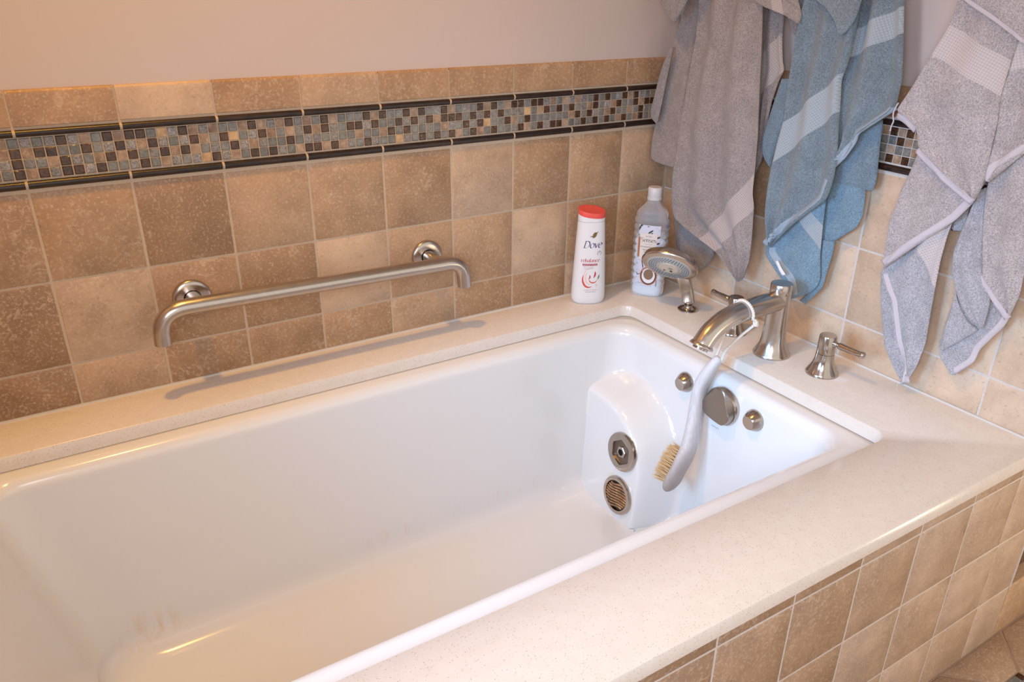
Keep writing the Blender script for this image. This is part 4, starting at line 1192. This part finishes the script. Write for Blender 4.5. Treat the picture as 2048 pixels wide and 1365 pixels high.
wash = empty('body_wash_bottle', (bx, by, 0), 'white oval body wash bottle with coral red cap by the wall corner', 'bottle')
WHITE = simple('white_plastic', (0.78, 0.765, 0.77), 0.3, Subsurface_Weight=0.0)
hs_ = [(0.0, 0.93)] + [0.001, 0.0025, 0.005, 0.008, 0.012, 0.017, 0.022] + [0.022 + (HB - 0.024) * i / 24 for i in range(1, 25)]
obj('bottle_body', wash_loft(hs_).mesh('bottle_body', 50), WHITE, wash)
ctilt = lambda x, y, h: (0.0025 + -0.0045 * (y / 0.022) + 0.0035 * (-x / 0.032)) if h > 0.215 else 0.0
obj('cap_base', wash_loft([(HB - 0.0016, 0.985), (HB - 0.0008, 1.0), 0.2085, 0.213, (0.2165, 1.0)], tilt=ctilt).mesh('cap_base', 50), WHITE, wash)
obj('cap_lid', wash_loft([(0.2168, 1.012), (0.2200, 1.02), (0.2265, 1.02), (0.2280, 1.005), (0.2284, 0.97), (0.2272, 0.80), (0.2266, 0.4)], tilt=ctilt).mesh('cap_lid', 50), simple('coral_plastic', (0.80, 0.095, 0.075), 0.35), wash)
def wash_surf(s, h, lift):
    a, b = wash_dim(h)
    e = 2.25
    t = min(0.985, abs(s) / a)
    y = b * (1 - t ** e) ** (1 / e)
    p = Vector((bx, by, h + 0.0005)) + R_ * s + F * (y + lift)
    return p
pr = Print(wash_surf)
NAVY, GOLD, RED = INK('navy_ink', (0.018, 0.02, 0.12)), simple('gold_ink', (0.22, 0.14, 0.055), 0.35, 0.3), INK('red_ink', (0.52, 0.03, 0.06))
v, f, w = pen_text('Dove', 0.0115, 0.20, 25, 0.25, 0.0)
pr.put('brand_lettering', [(v, f)], NAVY, wash, -w / 2 + 0.0015, 0.1435)
bird = [(-.9, -.25), (-.45, -.05), (-.15, .05), (-.25, .2), (.0, .55), (.35, .75), (.55, .6), (.75, .8), (.95, .85), (.7, .5), (.55, .0), (.3, -.35), (-.05, -.5), (-.4, -.45), (-.15, -.3), (-.5, -.25)]
pr.put('dove_emblem', [([(x * .0115, y * .0115) for x, y in q], [tuple(range(len(q)))]) for q in (bird[:5] + bird[10:], bird[4:11])], GOLD, wash, 0.0030, 0.1735)
v, f, w = pen_text('rebalance', 0.0062, 0.22, 10, 0.0, 0.02)
pr.put('product_lettering', [(v, f)], RED, wash, -w / 2 - 0.002, 0.1085)
strip = ([(x, y) for x in [-.018 + .036 * i / 12 for i in range(13)] for y in (0, .0048)], [(2 * i, 2 * i + 2, 2 * i + 3, 2 * i + 1) for i in range(12)])
pr.put('red_band', [strip], INK('dark_red_ink', (0.40, 0.02, 0.05)), wash, -0.003, 0.0995)
pr.put('band_text', [small_text('RENEWING FORMULA', 0.0034)], INK('white_ink', (0.8, 0.75, 0.75)), wash, -0.003, 0.1007, 0.0006)
pr.put('small_print', [small_text('24h micro moisture', 0.0030), ([(x, y - .0036) for x, y in small_text('skin natural care', 0.0030)[0]], small_text('skin natural care', 0.0030)[1])], INK('grey_ink', (0.30, 0.25, 0.25)), wash, -0.006, 0.0950)
rg = arc(0, 0, .0048, .0052, -60, 240, 18)
pr.put('seal', [ribbon2(rg, [.0009] * len(rg)), small_text('4', 0.0055)], INK('seal_ink', (0.18, 0.15, 0.16)), wash, 0.0185, 0.1300)
PINK, CREAM = INK('fruit_red', (0.66, 0.085, 0.07)), INK('fruit_cream', (0.82, 0.55, 0.48))
sw = arc(-.004, .0, .0155, .021, 150, 300, 20)
pr.put('fruit_swirl', [ribbon2(sw, [.0006 + .0042 * sin(pi * i / 20) for i in range(21)])], PINK, wash, 0.000, 0.0660)
sw2 = arc(.006, .004, .0115, .0135, 195, 330, 16)
pr.put('fruit_swirl', [ribbon2(sw2, [.0004 + .0026 * sin(pi * i / 16) for i in range(17)])], PINK, wash, 0.000, 0.0660)
sw3 = arc(-.004, .012, .0105, .014, -50, 20, 10)
pr.put('fruit_seeds', [ribbon2(sw3, [.0012 + .0030 * sin(pi * i / 10) for i in range(11)]), ribbon2(arc(-.011, .004, .005, .006, -70, 40, 8), [.001 + .002 * sin(pi * i / 8) for i in range(9)])], RED, wash, 0.004, 0.0680)
pr.put('cream_splash', [ribbon2(arc(0, .006, .017, .021, 60, 200, 18), [.0005 + .0016 * sin(pi * i / 18) for i in range(19)]), ribbon2(arc(-.003, .002, .010, .016, 120, 290, 18), [.0005 + .003 * sin(pi * i / 18) for i in range(19)])], CREAM, wash, 0.0, 0.0670, 0.0002)
pr.put('leaf', [([(0, -.006), (.0022, -.003), (.0042, .002), (.0048, .008), (.0024, .005), (.0004, .0)], [(0, 1, 2, 3, 4, 5)])], INK('leaf_green', (0.05, 0.17, 0.03)), wash, 0.0170, 0.0690)
pr.put('fruit_print', [small_text('pomegranate & hibiscus', 0.0036)], INK('pale_red_ink', (0.60, 0.22, 0.22)), wash, 0.0015, 0.0375)
pr.put('volume_print', [small_text('body wash 650 mL', 0.0034)], INK('dark_ink', (0.12, 0.10, 0.13)), wash, 0.0015, 0.0325)
pr.put('seal_mark', [ribbon2(arc(0, 0, .0022, .0024, 30, 330, 12), [.0006] * 13)], PINK, wash, 0.0150, 0.0500)

# ------------------------------------------------------------------ clear ribbed bubble-bath bottle
cx_, cy_ = -0.1130, -0.0930
caz = radians(217)
F2 = Vector((cos(caz), sin(caz), 0)); R2 = Vector((-sin(caz), cos(caz), 0))
HS = 0.2220
def bath_dim(h, ribs=True):
    a, b = 0.0405, 0.0270
    if 0.024 < h < 0.200 and ribs:
        a += 0.0032 * abs(sin(pi * (h - 0.024) / 0.0176)) - 0.0010
        b += 0.0012 * abs(sin(pi * (h - 0.024) / 0.0176))
    elif h <= 0.024:
        q = sqrt(max(0, 1 - ((0.012 - h) / 0.012) ** 2)) if h < 0.012 else 1 - 0.04 * (h - 0.012) / 0.012
        a = 0.0345 + 0.0075 * q; b = 0.0215 + 0.0060 * q
    if h >= 0.200:
        t = (h - 0.200) / 0.042
        k = 1 - 0.10 * t - 0.52 * sstep(0.15, 1.0, t)
        a = 0.0400 * k; b = 0.0270 * (1 - 0.42 * sstep(0.2, 1.0, t))
    return a, b
def bath_loft(hs, inset=0.0, n=48, ribs=True):
    vs, fs = [], []
    for h in hs:
        a, b = bath_dim(h, ribs)
        for x, y in oval(max(0.002, a - inset), max(0.002, b - inset), n, 2.9):
            vs.append(Vector((cx_, cy_, h + 0.0005)) + R2 * x + F2 * y)
    for i in range(len(hs) - 1):
        for k in range(n):
            fs.append((i * n + k, i * n + (k + 1) % n, (i + 1) * n + (k + 1) % n, (i + 1) * n + k))
    fs.append(tuple(reversed(range(n)))); fs.append(tuple((len(hs) - 1) * n + k for k in range(n)))
    return MB().add(vs, fs)
bath = empty('bubble_bath_bottle', (cx_, cy_, 0), 'clear ribbed bottle of milky bubble bath with coconut label in the corner', 'bottle')
SHELL = simple('frosted_clear_plastic', (0.80, 0.84, 0.92), 0.22, Transmission_Weight=0.80, IOR=1.2)
LIQ = simple('milky_liquid', (0.83, 0.85, 0.84), 0.35)
def stretch(m):
    return m
hsb = [0.0, 0.001, 0.0025, 0.005, 0.008, 0.012, 0.018, 0.024] + [0.024 + 0.176 * i / 80 for i in range(1, 81)] + [0.200 + 0.042 * i / 14 for i in range(1, 15)]
obj('bottle_shell', bath_loft(hsb).mesh('bottle_shell', 60), SHELL, bath)
LV = 0.152
obj('liquid', bath_loft([h for h in hsb if h < LV] + [LV], 0.0016).mesh('liquid', 60), LIQ, bath)
obj('screw_cap', MB().lathe([(0.0172, 0.2425), (0.0176, 0.2440), (0.0176, 0.2480), (0.0163, 0.2490), (0.0168, 0.2500), (0.0166, 0.2700), (0.0150, 0.2725), (0.0, 0.2728)], (cx_, cy_, 0), n=40, cap=False).mesh('screw_cap', 45), simple('frosted_cap', (0.74, 0.72, 0.73), 0.35, Transmission_Weight=0.2), bath)
def bath_surf(s, h, lift):
    a, b = bath_dim(h, False)
    e = 2.9
    t = min(0.98, abs(s) / (a - 0.001))
    return Vector((cx_, cy_, h + 0.0005)) + R2 * s + F2 * ((b + 0.0014) * (1 - t ** e) ** (1 / e) + lift)
pb = Print(bath_surf)
def grid2(x0, x1, y0, y1, nx=10, ny=6):
    return [(x0 + (x1 - x0) * i / nx, y0 + (y1 - y0) * j / ny) for i in range(nx + 1) for j in range(ny + 1)], [(i * (ny + 1) + j, (i + 1) * (ny + 1) + j, (i + 1) * (ny + 1) + j + 1, i * (ny + 1) + j + 1) for i in range(nx) for j in range(ny)]
X0, X1, Y0, Y1 = -0.0260, 0.0270, 0.0290, 0.1840
lab = pb.put('label', [grid2(X0, X1, Y0, Y1)], INK('label_lavender', (0.66, 0.66, 0.76)), bath, 0, 0, 0.0002)
DKG, DKB, COP, BRN, WHT = INK('palm_dark', (0.045, 0.05, 0.035)), INK('shell_dark', (0.075, 0.045, 0.04)), INK('copper_print', (0.46, 0.16, 0.07)), INK('coconut_brown', (0.24, 0.15, 0.09)), INK('coconut_white', (0.82, 0.78, 0.78))
palm = [[(X0, .176), (X0 + .004, .184), (X0 + .010, .184), (X0, .168)], [(X0, .160), (X0 + .022, .182), (X0 + .026, .182), (X0, .155)], [(X0 + .004, .153), (X0 + .03, .171), (X0 + .046, .180), (X0 + .03, .166), (X0 + .008, .151)], [(X0 + .024, .160), (X0 + .034, .167), (X0 + .036, .163)]]
pb.put('palm_print', [poly2(q) for q in palm], DKG, lab, 0, 0, 0.0005)
bars = [[(.0205, y), (X1, y + .0025), (X1, y + .0065), (.0205, y + .0045)] for y in (.152, .137, .121, .108)] + [[(.018, .094), (X1, .108), (X1, .094), (.016, .084)]]
pb.put('dark_stripes', [poly2(q) for q in bars], DKB, lab, 0, 0, 0.0005)  # dark bars printed along the right side of the label
pb.put('wood_print', [poly2([(X0, .103), (X0 + .006, .103), (X0 + .008, .153), (X0, .153)])], COP, lab, 0, 0, 0.0004)
pb.put('husk_print', [poly2([(-.014, .094), (.018, .094), (.012, .078), (.004, .066), (-.004, .062), (-.010, .075)]), poly2([(-.026, .063), (-.014, .060), (-.022, .055)]), poly2([(.012, .030), (.027, .030), (.027, .047)])], DKB, lab, 0, 0, 0.0004)
pb.put('husk_streak', [poly2([(-.006, .094), (.004, .094), (.012, .080), (.006, .078)])], COP, lab, 0, 0, 0.0006)
pb.put('round_print', [poly2(arc(-.019, .079, .0165, .017, 140, -100, 20)[:]) ], INK('lilac_print', (0.60, 0.60, 0.70)), lab, 0.002, 0, 0.0006)
ring = arc(.006, .056, .0195, .0225, 100, 400, 30)
pb.put('coconut_shell', [ribbon2(ring, [.0035] * len(ring))], COP, lab, 0, 0, 0.0007)
pb.put('coconut_rind', [ribbon2(arc(.006, .056, .0175, .0205, 150, 390, 30), [.003] * 31)], DKB, lab, 0, 0, 0.0008)
pb.put('coconut_flesh', [poly2(arc(.006, .056, .0165, .0190, 0, 345, 30))], WHT, lab, 0, 0, 0.0009)
pb.put('coconut_hollow', [poly2(arc(.006, .060, .0120, .0135, 0, 345, 26))], BRN, lab, 0, 0, 0.0012)
box = pb.put('text_panel', [grid2(-.0205, .0205, .0965, .1640, 8, 4)], INK('panel_cream', (0.78, 0.69, 0.63)), lab, 0, 0, 0.0013)
v, f, w = pen_text('Senses', 0.0072, 0.17, 8, 0.0, 0.05)
INKB = INK('black_ink', (0.04, 0.035, 0.035))
pb.put('title_lettering', [(v, f)], INKB, box, -w / 2 + 0.0005, 0.1425, 0.0018)
pb.put('brand_print', [small_text('A V O N', 0.0040)], INKB, box, 0, 0.1555, 0.0018)
pb.put('rule', [poly2([(-.009, 0), (.009, 0), (.009, .0004), (-.009, .0004)])], INKB, box, 0, 0.1370, 0.0018)
for i, (t, sz, y) in enumerate((('Sun-kissed Coconut', 0.0046, 0.1290), ('Noix de coco', 0.0046, 0.1215), ('ensoleillée', 0.0046, 0.1160), ('Bubble Bath', 0.0033, 0.1060), ('Bain moussant', 0.0033, 0.1020))):
    pb.put('panel_text', [small_text(t, sz)], INKB, box, 0, y, 0.0018)
pb.put('volume_print', [small_text('710 mL/24 fl. oz. liq.', 0.0044)], INK('volume_ink', (0.16, 0.15, 0.28)), lab, -0.003, 0.0345, 0.0006)

# ------------------------------------------------------------------ back brush hanging from the spout by its cord
cl = [(-0.243, -0.4795, 0.0100), (-0.250, -0.4765, 0.0010), (-0.262, -0.4695, -0.0235), (-0.270, -0.4612, -0.0616), (-0.278, -0.4648, -0.1046), (-0.288, -0.4725, -0.1416), (-0.305, -0.4819, -0.1838), (-0.325, -0.4865, -0.2161), (-0.338, -0.4810, -0.2524), (-0.344, -0.4750, -0.2880)]
brush = empty('bath_brush', (-0.29, -0.47, -0.14), 'pale wooden bath brush with cream bristles hanging by cord from spout', 'brush')
NB = 44
ctr = spline(cl, NB)
vs, fs = [], []
secn = 20
WX = Vector((0.98, 0.20, 0)).normalized()
frames = []
for i, c in enumerate(ctr):
    t = i / (NB - 1)
    d = (ctr[min(i + 1, NB - 1)] - ctr[max(i - 1, 0)]).normalized()
    w_ = (WX - d * WX.dot(d)).normalized()
    nn = d.cross(w_).normalized()
    hw = 0.0155 + 0.0055 * sstep(0.03, 0.35, t) + 0.0030 * sstep(0.50, 0.66, t) + 0.0085 * sstep(0.66, 0.80, t)
    th = 0.0090 + 0.0040 * sstep(0, 0.3, t) - 0.0010 * sstep(0.62, 0.75, t)
    for e0, e1 in ((0.0, 0.06), (1.0, 0.90)):
        q = (t - e0) / (e1 - e0)
        if q < 1:
            k = sqrt(max(0.0, 1 - (1 - q) ** 2))
            hw *= max(0.12, k) if e0 else max(0.55, k)
            th *= max(0.15, k) if e0 else max(0.4, k)
    frames.append((c, d, w_, nn, hw, th))
    for k in range(secn):
        a = 2 * pi * k / secn
        ca, sa = cos(a), sin(a)
        vs.append(c + w_ * hw * abs(ca) ** 0.75 * (1 if ca > 0 else -1) + nn * th * abs(sa) ** 0.85 * (1 if sa > 0 else -1))
for i in range(NB - 1):
    for k in range(secn):
        fs.append((i * secn + k, i * secn + (k + 1) % secn, (i + 1) * secn + (k + 1) % secn, (i + 1) * secn + k))
fs.append(tuple(range(secn))); fs.append(tuple(reversed([(NB - 1) * secn + k for k in range(secn)])))
def mat_wood():
    m, nt, bs = new_mat('whitewashed_wood')
    vv = objvec(nt)
    mp = N(nt, 'ShaderNodeMapping'); mp.inputs['Scale'].default_value = (90, 90, 9)
    nt.links.new(vv, mp.inputs[0])
    g = noise(nt, mp.outputs[0], 2.2, 4, 0.6)
    pz = N(nt, 'ShaderNodeSeparateXYZ'); nt.links.new(vv, pz.inputs[0])
    damp = ramp(nt, math_n(nt, 'MULTIPLY_ADD', pz.outputs[2], 1 / 0.3, 1.0), [(0.05, (0.40, 0.345, 0.32)), (0.30, (0.47, 0.42, 0.41)), (0.42, (0.60, 0.58, 0.59)), (0.9, (0.66, 0.66, 0.69))])
    nt.links.new(mix(nt, 1.0, damp, ramp(nt, g, [(0.35, (0.90, 0.88, 0.87)), (0.65, (1.05, 1.05, 1.05))]), 'MULTIPLY'), bs.inputs['Base Color'])
    bs.inputs['Roughness'].default_value = 0.55
    bump(nt, g, 0.2, 0.0006, bs)
    return m
obj('handle', MB().add(vs, fs).mesh('handle', 60), mat_wood(), brush)
# bristle field on the side facing the back wall
BR = random.Random(5)
pad, bri = MB(), MB()
sgn = 1 if frames[-4][3].y > 0 else -1
HS0, HS1 = int(NB * 0.69), NB - 3
def head_at(t, u):
    fi = HS0 + (HS1 - HS0) * t
    i = min(int(fi), NB - 2); q = fi - i
    c = frames[i][0].lerp(frames[i + 1][0], q)
    hw = frames[i][4] * (1 - q) + frames[i + 1][4] * q
    return c + frames[i][2] * hw * u * 0.80, frames[i][3] * sgn, frames[i][2], frames[i][1], frames[i][5]
rows_ = 15
for a in range(rows_):
    for b in range(9):
        t = (a + 0.5) / rows_
        u = -0.92 + 1.84 * (b + 0.5 * (a % 2)) / 8.5
        wlim = sqrt(max(0, 1 - (2 * t - 1) ** 4))
        if abs(u) > wlim * 0.98:
            continue
        o, nn, ww, dd, th = head_at(t, u)
        for k in range(7):
            st = o + nn * (th * 0.55) + ww * BR.uniform(-.0012, .0012) + dd * BR.uniform(-.0012, .0012)
            L_ = 0.0320 * BR.uniform(0.9, 1.08)
            en = st + nn * L_ + ww * (BR.uniform(-.0045, .0045) + u * .003) + dd * (BR.uniform(-.0045, .0045) + (2 * t - 1) * .004)
            bri.tube([st, st.lerp(en, 0.5) + ww * BR.uniform(-.0006, .0006), en], [0.00055, 0.0005, 0.00035], 4)
setp(obj('bristles', bri.mesh('bristles', 60), simple('boar_bristle', (0.74, 0.53, 0.29), 0.5), brush), kind='stuff')
sp_ = MB()
for i in range(26):
    t = i / 25
    for sd in (-1, 1):
        o, nn, ww, dd, th = head_at(0.03 + 0.94 * t, sd * 1.12)
        sp_.lathe([(0.0010, 0), (0.0008, 0.0008), (0, 0.0010)], o + nn * (th * 0.35), nn, 6, False)
setp(obj('rim_pegs', sp_.mesh('rim_pegs', 60), simple('peg_wood', (0.46, 0.42, 0.40), 0.6), brush), kind='stuff')
# twisted cord: up from the handle, over the arm of the spout, knotted on the viewer's side
def cord_pts(pts, n, ph, rad=0.0016, turns=140):
    c = spline(pts, n)
    out = []
    acc = 0
    for i, p in enumerate(c):
        d = (c[min(i + 1, n - 1)] - c[max(i - 1, 0)]).normalized()
        t = d.orthogonal().normalized() if i == 0 else (pt - d * pt.dot(d)).normalized()
        pt = t
        s = d.cross(t)
        if i: acc += (c[i] - c[i - 1]).length
        a = acc / 0.0085 * 2 * pi + ph
        out.append(p + (t * cos(a) + s * sin(a)) * rad)
    return out
axz = 0.1190
RA = 0.0245
ax_ = -0.226
knot = Vector((-0.211, sy - 0.0258, 0.1010))
hole_p = ctr[2]
loop_a = [hole_p + Vector((0.001, -0.006, -0.004)), hole_p + Vector((-0.002, -0.010, 0.006)), (-0.240, -0.492, 0.035), (-0.228, -0.513, 0.070), knot]
over = [knot] + [Vector((ax_ + 0.008 - 0.012 * sin(pi * i / 10) * 0.5, sy + RA * cos(a), axz + RA * sin(a))) for i, a in enumerate([pi + 0.35 - (pi + 0.55) * k / 10 for k in range(11)])]
loop_b = over[-1:] + [Vector((-0.234, sy + 0.0245, 0.100)), Vector((-0.240, -0.4810, 0.070)), Vector((-0.2445, -0.4765, 0.035)), hole_p + Vector((-0.0030, 0.005, 0.006)), hole_p + Vector((0.001, 0.006, -0.004))]
full_path = [Vector(p) for p in loop_a] + over[1:] + [Vector(p) for p in loop_b[1:]]
cd = MB()
for ph in (0, pi):
    cd.tube(cord_pts(full_path, 420, ph), 0.00185, 7)
kr = random.Random(2)
for k in range(4):
    kp = [knot + Vector((0.0045 * cos(a + k), 0.0045 * sin(a * 1.0 + k * 1.3), 0.0042 * sin(a + 2.1 * k))) for a in [2 * pi * i / 12 for i in range(13)]]
    cd.tube(kp, 0.0020, 7)
obj('cord', cd.mesh('cord', 60), simple('white_cord', (0.78, 0.73, 0.66), 0.8), brush)

# ------------------------------------------------------------------ hanging bath towels
def resample(pts, n):
    P = [Vector((p[0], p[1])) for p in pts]
    L = [0]
    for a, b in zip(P, P[1:]):
        L.append(L[-1] + (b - a).length)
    out = []
    k = 0
    for i in range(n):
        s = L[-1] * i / (n - 1)
        while k < len(P) - 2 and L[k + 1] < s:
            k += 1
        t = (s - L[k]) / max(1e-9, L[k + 1] - L[k])
        out.append(P[k].lerp(P[k + 1], min(1, max(0, t))))
    # light smoothing of the outline
    for _ in range(3):
        q = out[:]
        for i in range(1, n - 1):
            q[i] = (out[i - 1] + out[i] * 2 + out[i + 1]) / 4
        out = q
    return out, L[-1]
def side(p, a, b):
    d = b - a
    return (d.x * (p.y - a.y) - d.y * (p.x - a.x)) / d.length
def towel_sheet(S, seed, T=0.0095, host=None):
    lr = random.Random(seed)
    n0 = 12
    Lp, la = resample(S['L'], 200)
    Rp, lb = resample(S['R'], 200)
    nv = max(10, min(150, int(max(la, lb) / 0.0042)))
    Lp, _ = resample(S['L'], nv); Rp, _ = resample(S['R'], nv)
    wmax = max((a - b).length for a, b in zip(Lp, Rp))
    nu = max(7, min(70, int(wmax / 0.0042)))
    hemlike = S['n'] == 'hem'
    if hemlike: nu, T = 6, 0.0030
    rr = 0.0015 if hemlike else 0.0045
    ph = S['ph'] + lr.uniform(0, 1)
    wob = [lr.uniform(-1, 1) for _ in range(8)]
    verts, W = [], []
    bd = [Vector(b) for b in S['band']] if 'band' in S else None
    if bd:
        s0 = side(bd[2], bd[0], bd[1])
        adir = (bd[1] - bd[0]).normalized()
    zt = max(p.y for p in Lp + Rp); zb = min(p.y for p in Lp + Rp)
    back = []
    for j in range(nv):
        w = (Lp[j] - Rp[j]).length
        for i in range(nu):
            u = i / (nu - 1)
            p = Lp[j].lerp(Rp[j], u)
            tz = (zt - p.y) / max(1e-6, zt - zb)
            d = S['d'] * (1 - tz) + S['d1'] * tz
            ed = min(u * w, (1 - u) * w, j / (nv - 1) * 9 if False else 9, max(0.0, (nv - 1 - j) / (nv - 1) * max(la, lb)) + (0.0))
            e = min(1.0, ed / rr)
            rnd = sqrt(max(0.0, 1 - (1 - e) ** 2))
            fold = S['rip'] * (sin(2 * pi * S['nf'] * (u + 0.06 * sin(3 * tz + ph)) + ph * 3) * (0.6 + 0.4 * sin(2 * tz + ph)) + 0.35 * sin(2 * pi * (1.3 * tz + u) + wob[0] * 4))
            crumple = 0.0012 * (sin(31 * p.x + 23 * p.y + wob[1] * 5) + sin(47 * p.y - 19 * p.x + wob[2] * 5)) if not hemlike else 0
            if host:
                x = host(p) - 0.0010 * rnd
                verts.append((x, p.x, p.y)); back.append((min(-0.002, x + 0.0032), p.x, p.y)); W.append((-5.0, 0, 0))
                continue
            x = -(d + (T * 0.55) * rnd - T * 0.55 + (fold + crumple) * rnd)
            verts.append((x, p.x, p.y))
            back.append((min(-0.0025, -(d - T * 0.55 - T * 0.45 * rnd) + (fold * 0.5) * -rnd), p.x, p.y))
            if bd:
                b = side(p, bd[0], bd[1])
                W.append((b / s0, (p - bd[0]).dot(adir), b))
            else:
                W.append((-5.0, 0, 0))
    m = len(verts)
    verts += back
    W = W + [(-5.0, 0, 0)] * m
    fs = []
    for j in range(nv - 1):
        for i in range(nu - 1):
            a = j * nu + i
            fs.append((a, a + 1, a + nu + 1, a + nu))
            fs.append((m + a, m + a + nu, m + a + nu + 1, m + a + 1))
    rim = [i for i in range(nu)] + [j * nu + nu - 1 for j in range(1, nv)] + [(nv - 1) * nu + i for i in range(nu - 2, -1, -1)] + [j * nu for j in range(nv - 2, 0, -1)]
    for k in range(len(rim)):
        a, b = rim[k], rim[(k + 1) % len(rim)]
        fs.append((b, a, m + a, m + b))
    me = bpy.data.meshes.new(S['n'])
    me.from_pydata(verts, [], fs)
    at = me.attributes.new('weave', 'FLOAT_VECTOR', 'POINT')
    at.data.foreach_set('vector', [c for w in W for c in w])
    me.update()
    bm = bmesh.new(); bm.from_mesh(me)
    bmesh.ops.recalc_face_normals(bm, faces=bm.faces)
    bm.to_mesh(me); bm.free()
    me.polygons.foreach_set('use_smooth', [True] * len(me.polygons))
    return me
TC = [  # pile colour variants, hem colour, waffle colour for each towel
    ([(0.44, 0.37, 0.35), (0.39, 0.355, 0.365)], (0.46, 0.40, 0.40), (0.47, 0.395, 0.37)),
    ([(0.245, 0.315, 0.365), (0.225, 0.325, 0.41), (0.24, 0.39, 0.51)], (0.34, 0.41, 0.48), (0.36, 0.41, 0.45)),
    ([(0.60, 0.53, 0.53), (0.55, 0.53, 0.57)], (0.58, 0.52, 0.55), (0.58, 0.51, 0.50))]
TM = []
for i, (cols, hc, wc) in enumerate(TC):
    TM.append(([mat_terry('terry_%s_%d' % (('mauve', 'blue', 'lilac')[i], k), c, wc) for k, c in enumerate(cols)], mat_hem('hem_%s' % ('mauve', 'blue', 'lilac')[i], hc)))
TL = ['mauve grey terry towel hanging nearest the corner above the bottles', 'blue grey terry towel hanging directly behind the tub spout, white tag near tip', 'pale lilac grey terry towel hanging at the right, nearest the front']
TY = [-0.19, -0.45, -0.78]
towels = [empty('bath_towel', (-0.01, TY[i], 0.86), TL[i], 'towel', 'towels hung along the end wall') for i in range(3)]
fronts = {}
from mathutils.kdtree import KDTree
for k, S in enumerate(TOWEL_SHEETS):
    mats, hem = TM[S['t']]
    host = None
    if S['n'] == 'hem':
        kd = KDTree(len(fronts[S['on'], S['t']]))
        for q, (x, y, z) in enumerate(fronts[S['on'], S['t']]):
            kd.insert((0, y, z), q)
        kd.balance()
        F_ = fronts[S['on'], S['t']]
        def host(p):
            a = kd.find_n((0, p.x, p.y), 4)
            ws = [1 / (dd + 1e-4) for _, _, dd in a]
            return sum(w * F_[i_][0] for w, (_, i_, _) in zip(ws, a)) / sum(ws)
    me = towel_sheet(S, k, host=host)
    if S['n'] != 'hem':
        fronts[S['n'], S['t']] = [tuple(v.co) for v in list(me.vertices)[:len(me.vertices) // 2]]
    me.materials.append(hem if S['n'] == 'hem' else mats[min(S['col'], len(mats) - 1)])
    obj(S['n'], me, None, towels[S['t']])
th = MB().tube(spline(THREAD1, 24), 0.0013, 6)
obj('loose_thread', th.mesh('loose_thread', 60), TM[2][1], towels[2])
obj('loose_thread', MB().tube(spline(THREAD2, 12), 0.0006, 5).mesh('loose_thread', 60), TM[2][1], towels[2])
obj('care_tag', towel_sheet(dict(TAG), 99, 0.002, host=lambda p: -0.060), simple('white_satin_tag', (0.8, 0.8, 0.82), 0.4), towels[1])
